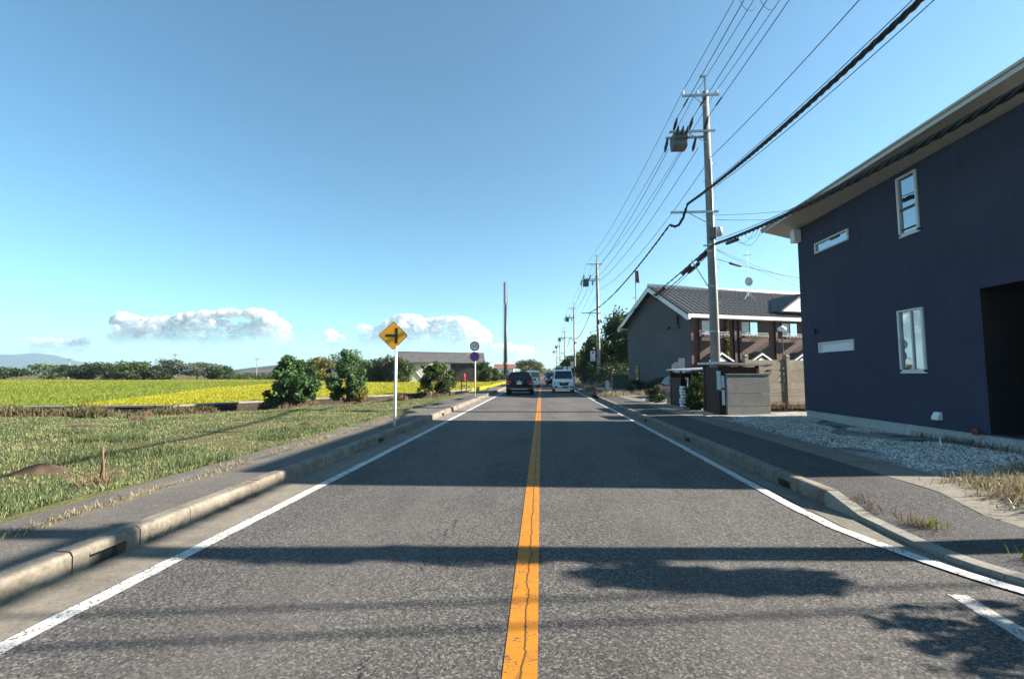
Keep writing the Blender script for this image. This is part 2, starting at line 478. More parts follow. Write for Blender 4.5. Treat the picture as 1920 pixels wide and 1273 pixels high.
def crown_blobs(rx, ry, rz, cz, n, seed, lo=0.30, hi=0.52, base=-0.95):
    rg = random.Random(seed)
    out = [(0, 0, cz, rx * 0.55, ry * 0.55, rz * 0.6)]
    for i in range(n):
        a = 2 * math.pi * (i + rg.random() * 0.8) / n * 2.4
        zz = rg.uniform(base, 0.85)
        q = math.sqrt(max(0.02, 1 - zz * zz)) * rg.uniform(0.55, 0.85)
        s = rg.uniform(lo, hi)
        out.append((math.cos(a) * q * rx, math.sin(a) * q * ry, cz + zz * rz * 0.75, rx * s, ry * s, rz * s * 0.85))
    return out

def make_tree(name, label, cat, loc, h, r, mat, n=1600, leaf=0.22, seed=1, trunk=0.3, group=None, rz=None, blobs=12, tr=0.09, rr=None, aspect=0.6):
    """trunk = share of the height that is bare stem"""
    t = thing(name, label, cat, loc, 0.0, group)
    cz = h * (trunk + 1) / 2
    crz = h * (1 - trunk) / 2
    bl = crown_blobs(r, rr or r, crz, cz, blobs, seed)
    top = max(b[2] + b[5] for b in bl)
    rg = random.Random(seed + 5)
    mb = MB()
    mb.tube([(0, 0, -0.25), (0.02 * r, 0, h * trunk * 0.6), (0.05 * r, 0.03 * r, h * (trunk + 0.2)), (0, 0, h * 0.82)], [tr * 1.35, tr, tr * 0.75, tr * 0.2], 7)
    for b in bl[1:8]:
        z0 = h * rg.uniform(trunk * 0.7, trunk + 0.25)
        mb.tube([(0.02 * r, 0, z0), (b[0] * 0.5, b[1] * 0.5, (z0 + b[2]) / 2 + 0.05 * h), (b[0], b[1], b[2])], [tr * 0.5, tr * 0.34, tr * 0.1], 5)
    obj('trunk', mb, 'bark', t, True)
    obj('crown', leaves_mesh('crown', bl, n, leaf, seed, mat, aspect=aspect), None, t)
    return t

def blades(name, pts, hts, wid, tint, mat, seed, lean=0.35, z0=None):
    rg = np.random.default_rng(seed)
    n = len(pts)
    P = np.zeros((n, 3)); P[:, :2] = pts[:, :2]
    P[:, 2] = pts[:, 2] if pts.shape[1] > 2 else 0
    a = rg.uniform(0, 2 * np.pi, n)
    side = np.stack([np.cos(a), np.sin(a), np.zeros(n)], 1) * (wid[:, None] if hasattr(wid, '__len__') else wid) * 0.5
    la = rg.uniform(0, 2 * np.pi, n); ln = rg.uniform(0.1, 1, n) * lean
    tipo = np.stack([np.cos(la) * ln, np.sin(la) * ln, np.sqrt(np.maximum(0.05, 1 - ln ** 2))], 1) * hts[:, None]
    mid = tipo * 0.55; mid[:, 2] = tipo[:, 2] * 0.68
    V = np.stack([P - side, P + side, P + mid + side * 0.8, P + tipo, P + mid - side * 0.8], 1).reshape(-1, 3)
    F = np.arange(n * 5).reshape(n, 5)
    return np_mesh(name, V, F, mat, tint)

# ================================================================== SETTING
def bumpy(x, y, amp=1.0):
    return amp * (0.5 * math.sin(x * 0.9 + 1.3 * math.sin(y * 0.53)) + 0.3 * math.sin(y * 1.7 + x * 0.6 + 2.0) + 0.2 * math.sin(x * 3.1 - y * 2.3))
def lerp_pts(pts, q):
    if q <= pts[0][0]: return pts[0][1]
    for (a, b), (c, d) in zip(pts, pts[1:]):
        if q <= c:
            return b + (d - b) * (q - a) / (c - a)
    return pts[-1][1]

# ---- ground: one sheet to the horizon, lower on the paddy side
gx = [-9000, -3000, -1000, -400, -200, -100, -60, -30, -12, -6.3, -5.6, 0, 30, 70, 200, 1000, 9000]
gy = [-9000, -2000, -300, -60, -12, 0, 20, 40, 60, 80, 100, 114, 117, 150, 300, 800, 2500, 9000]
m = MB()
vs = [(x, y, -0.6 if (x <= -6.3 and y <= 114) else -0.05) for y in gy for x in gx]
W = len(gx)
m.add(vs, [(j * W + i, j * W + i + 1, (j + 1) * W + i + 1, (j + 1) * W + i) for j in range(len(gy) - 1) for i in range(W - 1)])
n = N('ground_soil')
c = n.co()
f = n.noise(c, 0.35, 6, 0.65)
colr = n.ramp(f, [(0.3, (0.060, 0.048, 0.028)), (0.5, (0.085, 0.085, 0.034)), (0.7, (0.13, 0.115, 0.055))])
MAT['ground'] = n.out(colr, 0.95, n.bump(n.noise(c, 9, 5), 0.6, 0.05), spec=0.1)
struct('ground', m, 'ground', fix=False)

# ---- road, side road, gutters
road = struct('road', MB().grid(lambda u, v: (-3.2 + 6.3 * u, -12 + 432 * v ** 2.2, 0.0), 4, 40), 'asphalt', fix=False)
m = MB().add([(3.1, -12, -0.004), (26, -12, -0.004), (26, 5.8, -0.004), (3.1, 5.8, -0.004)], [(0, 1, 2, 3)])
struct('side_road', m, 'asphalt_walk', fix=False)
m = MB().grid(lambda u, v: (-3.68 + 0.476 * u, -12 + 300 * v ** 2, 0.012 - 0.012 * u), 2, 60)
struct('gutter_left', m, 'gutter', fix=False)
KR = [(60, 3.36), (20, 3.36), (10, 3.36), (5.75, 3.36), (5.25, 3.40), (4.9, 3.385), (4.6, 3.36), (4.3, 3.37), (4.05, 3.42), (3.85, 3.50), (3.65, 3.62), (3.4, 3.83), (3.15, 4.12), (2.95, 4.5), (2.78, 5.0), (2.66, 5.8), (2.58, 7.0), (2.55, 9.0), (2.55, 16.0)]
def kerb_x(y):
    for (a, b), (c_, d) in zip(KR, KR[1:]):
        if y >= c_:
            return b + (d - b) * (a - y) / (a - c_)
    return 16.0
m = MB()
ys = [200, 100, 60, 40, 25, 15, 10, 7, 6, 5.5, 5.2, 4.9, 4.6, 4.3, 4.05, 3.85, 3.65, 3.4]
for a, b in zip(ys, ys[1:]):
    def w_in(q): return 3.104 + max(0.0, (4.6 - q)) * 0.36
    m.add([(w_in(a), a, 0.002), (kerb_x(a) + 0.02, a, 0.010), (kerb_x(b) + 0.02, b, 0.010), (w_in(b), b, 0.002)], [(0, 1, 2, 3)])
struct('gutter_right', m, 'gutter', fix=False)

# ---- painted lines, thin sheets on the asphalt, each its own piece of the road
def ribbon(pts, w, z=0.004):
    mb = MB(); L = []
    for i, p in enumerate(pts):
        p = Vector((p[0], p[1]))
        a = Vector(pts[max(0, i - 1)][:2]); b = Vector(pts[min(len(pts) - 1, i + 1)][:2])
        t = (b - a).normalized(); nn = Vector((t.y, -t.x)) * w / 2
        L.append((p - nn, p + nn))
    vs = [(q.x, q.y, z) for pr in L for q in pr]
    return mb.add(vs, [(2 * i, 2 * i + 1, 2 * i + 3, 2 * i + 2) for i in range(len(pts) - 1)])
def ragged(pts, step, amp, seed):
    rg = random.Random(seed); out = []
    for (a, b) in zip(pts, pts[1:]):
        k = max(1, int(math.dist(a, b) / step))
        for i in range(k):
            t = i / k
            out.append((a[0] + (b[0] - a[0]) * t + rg.uniform(-amp, amp), a[1] + (b[1] - a[1]) * t))
    return out + [pts[-1]]
obj('centre_line', ribbon([(-0.115, -8), (-0.12, 2.5), (-0.125, 6.7), (-0.12, 30), (-0.12, 400)], 0.185), 'yellow', road, fix=False)
obj('edge_line', ribbon(ragged([(-3.12, -8), (-3.12, 12)], 0.14, 0.005, 1) + [(-3.12, 40), (-3.12, 300)], 0.135), 'white_line', road, fix=False)
obj('edge_line', ribbon([(3.08, 300), (3.08, 40), (3.06, 16)] + ragged([(3.02, 10), (2.985, 6.9), (2.975, 5.6), (3.0, 5.0), (3.09, 4.6), (3.20, 4.25), (3.34, 3.9), (3.50, 3.62), (3.74, 3.32), (4.1, 3.0)], 0.14, 0.006, 2), 0.135, 0.0075), 'white_line', road, fix=False)
obj('dash_mark', ribbon(ragged([(2.965, 3.57), (2.93, 3.3), (2.90, 2.9), (2.88, 2.5)], 0.1, 0.006, 3), 0.13), 'white_worn', road, fix=False)

# ---- kerbs: each stone its own piece
def stone_mesh(L, w, h, inlet=False):
    """along y from 0 to L, road face at x=0, body towards +x"""
    prof = [(0.0, -0.08), (0.012, h - 0.035), (0.03, h - 0.008), (0.05, h), (w, h), (w, -0.08)]
    mb = MB()
    def seg(y0, y1, zlow=None):
        pr = [(x, z if (zlow is None or z > zlow) else zlow) for x, z in prof]
        mb.prism([(x, y0, z) for x, z in pr], [(x, y1, z) for x, z in pr])
    if inlet:
        seg(0, 0.13); seg(L - 0.13, L); seg(0.13, L - 0.13, h - 0.075)
        mb.box(w - 0.03, w, 0.13, L - 0.13, -0.08, h - 0.075)
    else:
        seg(0, L)
    me = mb.mesh('kerb_stone')
    bm = bmesh.new(); bm.from_mesh(me); bmesh.ops.recalc_face_normals(bm, faces=bm.faces); bm.to_mesh(me); bm.free()
    me.materials.append(MAT['concrete'])
    return me
def kerb_mat_obj_random(o, k):
    return o
km = stone_mesh(0.592, 0.17, 0.185)
ki = stone_mesh(0.592, 0.17, 0.185, True)
kl = thing('kerb_left', 'weathered concrete kerb along the grass side of the road', 'kerb')
del kl['category']; kl['kind'] = 'structure'
rg = random.Random(4)
y = -3.15
i = 0
while y < 20:
    inlet = i in (11, 22, 33)
    o = obj('kerb_stone', ki if inlet else km, None, kl)
    o.matrix_local = Matrix.Translation((-3.67 + rg.uniform(-0.006, 0.006), y + 0.592, rg.uniform(-0.006, 0.006))) @ Matrix.Rotation(R(180 + rg.uniform(-0.4, 0.4)), 4, 'Z')
    y += 0.6; i += 1
obj('kerb_run', MB().prism([(-3.67, y, -0.08), (-3.69, y, 0.175), (-3.72, y, 0.185), (-3.84, y, 0.185), (-3.84, y, -0.08)], [(-3.67, 220, -0.08), (-3.69, 220, 0.175), (-3.72, 220, 0.185), (-3.84, 220, 0.185), (-3.84, 220, -0.08)]), 'concrete', kl)
kr = thing('kerb_right', 'smooth concrete kerb with a tapered end on the house side', 'kerb')
del kr['category']; kr['kind'] = 'structure'
y = 5.78
i = 0
while y < 20:
    inlet = i in (1, 8, 15)
    o = obj('kerb_stone', ki if inlet else km, None, kr)
    o.matrix_local = Matrix.Translation((3.36 + rg.uniform(-0.004, 0.004), y, rg.uniform(-0.004, 0.004)))
    y += 0.6; i += 1
obj('kerb_run', MB().prism([(3.36, y, -0.08), (3.38, y, 0.175), (3.41, y, 0.185), (3.53, y, 0.185), (3.53, y, -0.08)], [(3.36, 27.3, -0.08), (3.38, 27.3, 0.175), (3.41, 27.3, 0.185), (3.53, 27.3, 0.185), (3.53, 27.3, -0.08)]), 'concrete', kr)
obj('kerb_run', MB().prism([(3.36, 32, -0.08), (3.38, 32, 0.175), (3.41, 32, 0.185), (3.53, 32, 0.185), (3.53, 32, -0.08)], [(3.36, 220, -0.08), (3.38, 220, 0.175), (3.41, 220, 0.185), (3.53, 220, 0.185), (3.53, 220, -0.08)]), 'concrete', kr)
# tapered stone
a = [(3.36, 5.775, -0.08), (3.372, 5.775, 0.15), (3.40, 5.775, 0.185), (3.53, 5.775, 0.185), (3.53, 5.775, -0.08)]
b = [(3.40, 5.25, -0.08), (3.402, 5.25, 0.045), (3.415, 5.25, 0.055), (3.56, 5.25, 0.055), (3.56, 5.25, -0.08)]
obj('taper_stone', MB().prism(a, b), 'concrete_pale', kr)
lo = [(q, kerb_x(q)) for q in (5.245, 4.98, 4.72, 4.46, 4.2, 4.0, 3.82, 3.62, 3.4, 3.15, 2.95, 2.78, 2.66, 2.58, 2.55)]
lo = [Vector((x, yy)) for yy, x in lo] + [Vector((16, 2.55))]
for j in range(0, len(lo) - 1, 2):
    pa = lo[j:j + 3]
    mb = MB(); rings = []
    for q, p in enumerate(pa):
        gi = j + q
        t = (lo[min(gi + 1, len(lo) - 1)] - lo[max(gi - 1, 0)]).normalized()
        nn = Vector((-t.y, t.x))
        if q == len(pa) - 1: p = p - t * 0.006
        e = p + nn * 0.15
        rings.append([(p.x, p.y, -0.08), (p.x + nn.x * 0.01, p.y + nn.y * 0.01, 0.045), (p.x + nn.x * 0.02, p.y + nn.y * 0.02, 0.052), (e.x, e.y, 0.055), (e.x, e.y, -0.08)])
    for r0, r1 in zip(rings, rings[1:]):
        b0 = len(mb.v); mb.v += r0 + r1
        mb.f += [(b0 + k, b0 + (k + 1) % 5, b0 + 5 + (k + 1) % 5, b0 + 5 + k) for k in range(5)]
    mb.f.append((0, 1, 2, 3, 4)); L5 = len(mb.v) - 5; mb.f.append(tuple(range(L5, L5 + 5)))
    obj('low_stone', mb, 'concrete_pale', kr)

# ---- left footway
m = MB().grid(lambda u, v: (-3.838 - 1.30 * u, -6 + 226 * v ** 2.4, 0.168 - 0.012 * u + 0.006 * bumpy(-5 * u, (-6 + 226 * v ** 2.4) * 1.5)), 8, 90)
n = N('footway_asphalt')
c = n.co(); x, yy, z = n.sep(c)
st = n.sep(n.vor(c, 130, out='Color'))[0]
colr = n.mix(1.0, (0.098, 0.090, 0.082), n.ramp(st, [(0, 0.6), (0.7, 1.1), (1, 1.7)]), 'MULTIPLY')
colr = n.mix(1.0, colr, n.ramp(n.noise(c, 1.1, 6, 0.65), [(0.3, 0.75), (0.7, 1.2)]), 'MULTIPLY')
ny = n.n('CombineXYZ', {'X': 0.0, 'Y': yy, 'Z': 0.0}).outputs[0]
d = n.math('ABSOLUTE', n.math('SUBTRACT', n.math('ADD', x, 4.72), n.math('MULTIPLY', n.math('SUBTRACT', n.noise(ny, 0.9, 7, 0.7), 0.5), 0.35)))
colr = n.mix(n.ramp(d, [(0.008, 0.9), (0.03, 0.0)]), colr, (0.02, 0.018, 0.015))
dust = n.math('MULTIPLY', n.ramp(d, [(0.05, 0.75), (0.28, 0.0)]), n.ramp(n.noise(c, 2.5, 5, 0.7), [(0.42, 0.0), (0.62, 1.0)]))
colr = n.mix(dust, colr, (0.19, 0.16, 0.11))
MAT['footway'] = n.out(colr, 0.9, n.bump(n.math('SUBTRACT', n.noise(c, 160, 3), n.ramp(d, [(0.0, 2.0), (0.03, 0.0)])), 0.4, 0.008), spec=0.2)
struct('footway_left', m, 'footway', fix=False)
m = MB().prism([(-5.14, -6, -0.5), (-5.14, -6, 0.15), (-5.2, -6, 0.13), (-5.24, -6, -0.5)], [(-5.14, 220, -0.5), (-5.14, 220, 0.15), (-5.2, 220, 0.13), (-5.24, 220, -0.5)])
struct('footway_edging', m, 'footway')
m = MB().grid(lambda u, v: (-5.24 - 1.5 * u, 19 + 201 * v, 0.13 - 0.7 * u + 0.05 * bumpy(u * 9, v * 300)), 6, 120)
struct('road_bank', m, 'soil', True, fix=False)

# ---- right footway, concrete strip, house lot
m = MB()
ys = [2.75, 2.95, 3.15, 3.4, 3.65, 3.85, 4.05, 4.3, 4.6, 4.9, 5.25, 5.75, 6.5, 8, 10, 13, 16, 20, 24, 27, 32, 40, 60, 100, 220]
def walk_z(q): return 0.055 if q <= 5.25 else (0.165 if q >= 5.78 else 0.055 + 0.11 * (q - 5.25) / 0.53)
rows = []
for q in ys:
    x0 = kerb_x(q) + 0.145 if q > 5.25 else kerb_x(q) + 0.15
    if q > 5.7: x0 = 3.53
    x1 = 4.66 + (0 if q > 3.2 else 3)
    rows.append([(x0 + (x1 - x0) * t, q, walk_z(q) + 0.03 * t - (0.004 if t == 0 else 0)) for t in (0, 0.33, 0.66, 1)])
for r0, r1 in zip(rows, rows[1:]):
    m.add(r0 + r1, [(k, k + 1, k + 5, k + 4) for k in range(3)])
struct('footway_right', m, 'asphalt_dark', fix=False)
m = MB().grid(lambda u, v: (4.664 + 0.72 * u, 3.0 + 217 * v ** 2.2, walk_z(3.0 + 217 * v ** 2.2) + 0.032 - 0.004 * u), 2, 160)
struct('footway_strip', m, 'gutter', fix=False)

n = N('lot_gravel_soil')
c = n.co()
f = n.noise(c, 1.6, 6, 0.7)
colr = n.ramp(f, [(0.35, (0.035, 0.034, 0.036)), (0.47, (0.24, 0.235, 0.225)), (0.7, (0.40, 0.39, 0.37))])
colr = n.mix(1.0, colr, n.ramp(n.sep(n.vor(c, 45, out='Color'))[0], [(0, 0.5), (1, 1.35)]), 'MULTIPLY')
MAT['lot'] = n.out(colr, 0.95, n.bump(n.vor(c, 45), 0.8, 0.02), spec=0.1)
def lot_z(x, q):
    return walk_z(q) + 0.02 + 0.03 * bumpy(x * 1.7, q * 1.7) - 0.03 * max(0, 1 - abs(x - 5.4) / 0.3)
m = MB().grid(lambda u, v: (5.38 + 30 * u ** 2.0, 2.9 + 70 * v ** 1.6, lot_z(5.38 + 30 * u ** 2, 2.9 + 70 * v ** 1.6)), 40, 90)
struct('house_lot', m, 'lot', True, fix=False)
m = MB().grid(lambda u, v: (4.9 + 60 * u, 72 + 150 * v, 0.12), 6, 10)
struct('verge_right', m, 'ground', fix=False)

# scattered pale stones on the lot
rgn = np.random.default_rng(5)
NS = 22000
px_ = 5.45 + 2.95 * rgn.beta(1.3, 1.0, NS); py_ = 6.6 + 8.6 * rgn.random(NS) ** 1.15
keep = np.array([(bumpy(a * 1.9 + 3, b * 1.3) > -0.28) and (b > 6.4 + 0.5 * abs(a - 6.5)) for a, b in zip(px_, py_)])
px_, py_ = px_[keep], py_[keep]
NS = len(px_)
s_ = rgn.uniform(0.006, 0.022, NS) * rgn.uniform(0.7, 1.4, NS)
oct_ = np.array([(1, 0, 0), (0, 1, 0), (-1, 0, 0), (0, -1, 0), (0, 0, 0.7), (0, 0, -0.7)], float)
fo = np.array([(0, 1, 4), (1, 2, 4), (2, 3, 4), (3, 0, 4), (1, 0, 5), (2, 1, 5), (3, 2, 5), (0, 3, 5)])
jit = oct_[None] * rgn.uniform(0.6, 1.35, (NS, 6, 1)) + rgn.normal(0, 0.12, (NS, 6, 3))
ctr = np.stack([px_, py_, np.array([lot_z(a, b) for a, b in zip(px_, py_)]) + s_ * 0.35], 1)
V = (ctr[:, None] + jit * s_[:, None, None]).reshape(-1, 3)
F = (fo[None] + (np.arange(NS) * 6)[:, None, None]).reshape(-1, 3)
n = N('gravel_stone')
t = n.attr('tint')
MAT['stone'] = n.out(n.ramp(t, [(0, (0.26, 0.25, 0.235)), (0.5, (0.52, 0.49, 0.45)), (1, (0.74, 0.70, 0.64))]), 0.85, spec=0.2)
stuff(obj('gravel', np_mesh('gravel', V, F, 'stone', np.repeat(rgn.random(NS), 8)), None), 'white gravel scattered between the footway and the navy house', 'gravel')

# ---- grass field, ditch, paddies on the left
LIPN = [(-60, 12.5), (-32, 15.8), (-24, 17.6), (-17, 19.0), (-12.6, 20.2), (-11.2, 22.6), (-9.5, 25.6), (-7.6, 30), (-6.5, 34), (-5.3, 39)]
LIPF = [(-60, 13.6), (-32, 17.2), (-24.7, 19.2), (-17.4, 20.6), (-15.4, 24.2), (-13.6, 27.2), (-11.3, 30.2), (-9.2, 35), (-7.6, 39.6), (-6.9, 44)]
def field_z(x, q):
    near = lerp_pts(LIPN, x) - q
    fall = 0.34 * max(0.0, 1 - max(0.0, near) / 3.0) ** 1.3 if x > -19 else 0.0
    return 0.03 - fall + 0.045 * bumpy(x * 1.1, q * 1.1) + 0.115 * max(0.0, 1 - (-5.2 - x) / 0.9)
def field_pt(u, v):
    x = -5.19 - 55 * u ** 1.7
    if u == 0:
        return (-5.10, -8 + (lerp_pts(LIPN, -5.3) + 8) * v, 0.06)
    ym = lerp_pts(LIPN, x)
    q = -8 + (ym + 8) * v
    z = field_z(x, q)
    e = max(0.0, (v - 0.965) / 0.035)
    return (x, q + 0.3 * e, z - 0.6 * e ** 1.4)
n = N('field_soil_grass')
c = n.co()
f = n.noise(c, 0.55, 7, 0.7)
f2 = n.noise(c, 6, 5, 0.7)
colr = n.ramp(f, [(0.33, (0.115, 0.078, 0.045)), (0.43, (0.100, 0.092, 0.044)), (0.58, (0.072, 0.084, 0.036)), (0.72, (0.125, 0.113, 0.056))])
colr = n.mix(n.ramp(f2, [(0.5, 0.0), (0.7, 0.5)]), colr, (0.165, 0.132, 0.072))
MAT['field'] = n.out(colr, 0.95, n.bump(n.noise(c, 22, 6, 0.7), 0.9, 0.05), spec=0.1)
struct('grass_field', MB().grid(field_pt, 70, 90), 'field', True, fix=False)

def bank_pt(u, v):
    x = -48 + 42.4 * u
    ym = lerp_pts(LIPN, x)
    w_ = (4.6 if x < -13 else 4.6 - 1.7 * min(1, (x + 13) / 3)) * (0.85 + 0.35 * mnoise.noise(Vector((x * 0.7, 3, 1))))
    q = ym - 0.5 - w_ * (1 - v)
    return (x, q, field_z(x, q) + 0.035 * min(1, v * 6) - 0.02 + 0.05 * mnoise.noise(Vector((x * 2.1, q * 2.1, 5))) * (v > 0.05))
MAT['dry_bank'] = plain('dry_bank_earth', (0.098, 0.070, 0.046), 0.95, spec=0.1, var=0.5, scale=2.2, bump=1.0, bscale=20)
struct('dry_bank', MB().grid(bank_pt, 260, 16), 'dry_bank', True, fix=False)
def in_field(x, q, back=0.35):
    return q < lerp_pts(LIPN, x) - back
def sample_field(n_, seed, x0=-26, y0=0.5, near=True):
    r_ = np.random.default_rng(seed)
    xs = -5.25 + (x0 + 5.25) * r_.random(n_ * 3) ** 1.35
    qs = y0 + (33 - y0) * r_.random(n_ * 3) ** 1.1
    ok = np.array([in_field(a, b) for a, b in zip(xs, qs)])
    xs, qs = xs[ok][:n_], qs[ok][:n_]
    return xs, qs
xs, qs = sample_field(230000, 11)
cl = np.array([mnoise.noise(Vector((a * 0.55, b * 0.55, 0))) for a, b in zip(xs, qs)])
cl2 = np.array([mnoise.noise(Vector((a * 1.9, b * 1.9, 7))) for a, b in zip(xs, qs)])
far = np.array([lerp_pts(LIPN, a) - b for a, b in zip(xs, qs)])
brown = np.clip(1 - far / 4.5, 0, 1) * (qs > 9)
keep = (rgn.random(len(xs)) < np.clip(0.72 + 0.6 * cl + 0.5 * cl2, 0.12, 1)) & (rgn.random(len(xs)) > brown * 0.75)
xs, qs, cl, cl2, far = xs[keep], qs[keep], cl[keep], cl2[keep], far[keep]
D_ = np.hypot(xs, qs)
pz = np.array([field_z(a, b) for a, b in zip(xs, qs)])
ht = np.clip(0.042 + 0.04 * cl + 0.045 * cl2, 0.018, 0.14) * rgn.uniform(0.6, 1.5, len(xs))
wd = np.clip(0.0035 + 0.0008 * D_, 0.005, 0.022)
tn = np.clip(0.45 + 0.3 * cl2 - 0.35 * cl + rgn.normal(0, 0.2, len(xs)), 0, 1)
tn = np.where(rgn.random(len(xs)) < np.clip(0.26 - 0.5 * cl, 0.08, 0.6), rgn.uniform(0.85, 1, len(xs)), tn * 0.85)
stuff(obj('grass', blades('grass', np.stack([xs, qs, pz], 1), ht, wd, tn, 'grass', 12, 0.75), None), 'short mown grass with straw on the field beside the left footway', 'grass')
r2 = np.random.default_rng(77)
cc = np.array([(-9.9, 9.8), (-9.4, 9.9), (-6.4, 10.5), (-5.6, 7.2), (-12, 11), (-7.3, 8.6), (-15.5, 13.0)])
kk = r2.choice(7, 3200, p=[.3, .22, .12, .12, .08, .1, .06])
pp = cc[kk] + r2.normal(0, 1, (3200, 2)) * (0.28, 0.18)
pz = np.array([field_z(a, b) for a, b in pp])
stuff(obj('grass_clumps', blades('grass_clumps', np.column_stack([pp, pz]), r2.uniform(0.06, 0.2, 3200), np.full(3200, 0.009), r2.random(3200) * 0.45, 'grass', 78, 0.7), None), 'darker green clumps standing out of the mown grass', 'grass')
# brown weedy bank along the ditch
xs, qs = sample_field(150000, 21, -34, 8)
far = np.array([lerp_pts(LIPN, a) - b for a, b in zip(xs, qs)])
cl = np.array([mnoise.noise(Vector((a * 0.8, b * 0.8, 3))) for a, b in zip(xs, qs)])
band = np.where(xs < -13, 5.0, 3.4)
keep = (far < band * (0.75 + 0.7 * cl))
xs, qs, far, cl = xs[keep], qs[keep], far[keep], cl[keep]
pz = np.array([field_z(a, b) for a, b in zip(xs, qs)])
ht = np.clip(0.13 + 0.26 * cl, 0.05, 0.42) * rgn.uniform(0.4, 1.5, len(xs))
tn = np.clip(0.45 + 0.4 * cl + rgn.normal(0, 0.22, len(xs)), 0, 1)
isw = cl > 0.12
isw &= (xs < -13)
D_ = np.hypot(xs, qs)
wd = np.clip(0.0010 * D_, 0.008, 0.03)
stuff(obj('dry_weeds', blades('dry_weeds', np.stack([xs, qs, pz], 1)[~isw], ht[~isw], wd[~isw], tn[~isw], 'straw', 22, 0.97), None), 'brown dried weeds along the bank of the ditch', 'weeds')
stuff(obj('bank_weeds', blades('bank_weeds', np.stack([xs, qs, pz], 1)[isw], ht[isw] * 1.2, wd[isw] * 1.4, tn[isw], 'weed', 23, 0.7), None), 'olive green weeds in clumps along the ditch bank', 'weeds')

# wet earth bank of the ditch with a thin concrete lip on top
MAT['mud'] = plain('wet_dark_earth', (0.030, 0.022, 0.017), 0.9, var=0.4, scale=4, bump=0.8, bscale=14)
m = MB()
for (a, b), (c_, d_) in zip(LIPF, LIPF[1:]):
    t = Vector((c_ - a, d_ - b)).normalized(); nn = Vector((-t.y, t.x))
    A_, B_ = Vector((a, b)) - nn * 0.02, Vector((c_, d_)) - nn * 0.02
    nn = nn * 0.42
    m.prism([(A_.x, A_.y, 0.0), (A_.x, A_.y, 0.075), (A_.x + nn.x, A_.y + nn.y, 0.075), (A_.x + nn.x, A_.y + nn.y, 0.0)], [(B_.x, B_.y, 0.0), (B_.x, B_.y, 0.075), (B_.x + nn.x, B_.y + nn.y, 0.075), (B_.x + nn.x, B_.y + nn.y, 0.0)])
struct('ditch_lip', m, 'concrete_pale')
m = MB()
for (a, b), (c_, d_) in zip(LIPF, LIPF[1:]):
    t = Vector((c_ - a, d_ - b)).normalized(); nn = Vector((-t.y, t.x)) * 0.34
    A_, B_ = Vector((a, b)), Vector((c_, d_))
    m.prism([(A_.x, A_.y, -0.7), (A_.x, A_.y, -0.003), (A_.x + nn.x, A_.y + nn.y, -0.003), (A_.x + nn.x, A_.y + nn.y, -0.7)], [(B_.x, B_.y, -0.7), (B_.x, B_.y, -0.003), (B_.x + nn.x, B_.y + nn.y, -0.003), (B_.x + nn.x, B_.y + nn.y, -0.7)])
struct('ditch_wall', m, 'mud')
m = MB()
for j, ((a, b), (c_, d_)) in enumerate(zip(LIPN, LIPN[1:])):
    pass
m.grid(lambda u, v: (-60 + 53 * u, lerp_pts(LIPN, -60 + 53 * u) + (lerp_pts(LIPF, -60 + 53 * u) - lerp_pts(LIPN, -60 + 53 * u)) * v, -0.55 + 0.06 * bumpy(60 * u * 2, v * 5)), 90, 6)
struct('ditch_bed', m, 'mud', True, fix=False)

def in_poly(x, q, poly):
    inside = False
    j = len(poly) - 1
    for i in range(len(poly)):
        xi, yi = poly[i]; xj, yj = poly[j]
        if (yi > q) != (yj > q) and x < (xj - xi) * (q - yi) / (yj - yi) + xi:
            inside = not inside
        j = i
    return inside
YEL = [(-22.2, 20.3), (-17.9, 21.2), (-15.8, 24.6), (-14.0, 27.6), (-11.7, 30.6), (-9.6, 35.4), (-8.0, 40), (-7.3, 44), (-7.0, 60), (-7.0, 92), (-44, 92), (-38.8, 62), (-34.7, 46.2), (-26.9, 30.6)]
GRN = [(-22.6, 20.2), (-27.3, 30.8), (-35.1, 46.4), (-39.2, 62), (-41, 74), (-190, 74), (-120, 40), (-60, 14.8), (-32, 17.9), (-25, 19.7)]
FAR = [(-41.5, 74.8), (-45, 92.5), (-30, 92.5), (-30, 112), (-240, 112), (-190, 74.8)]
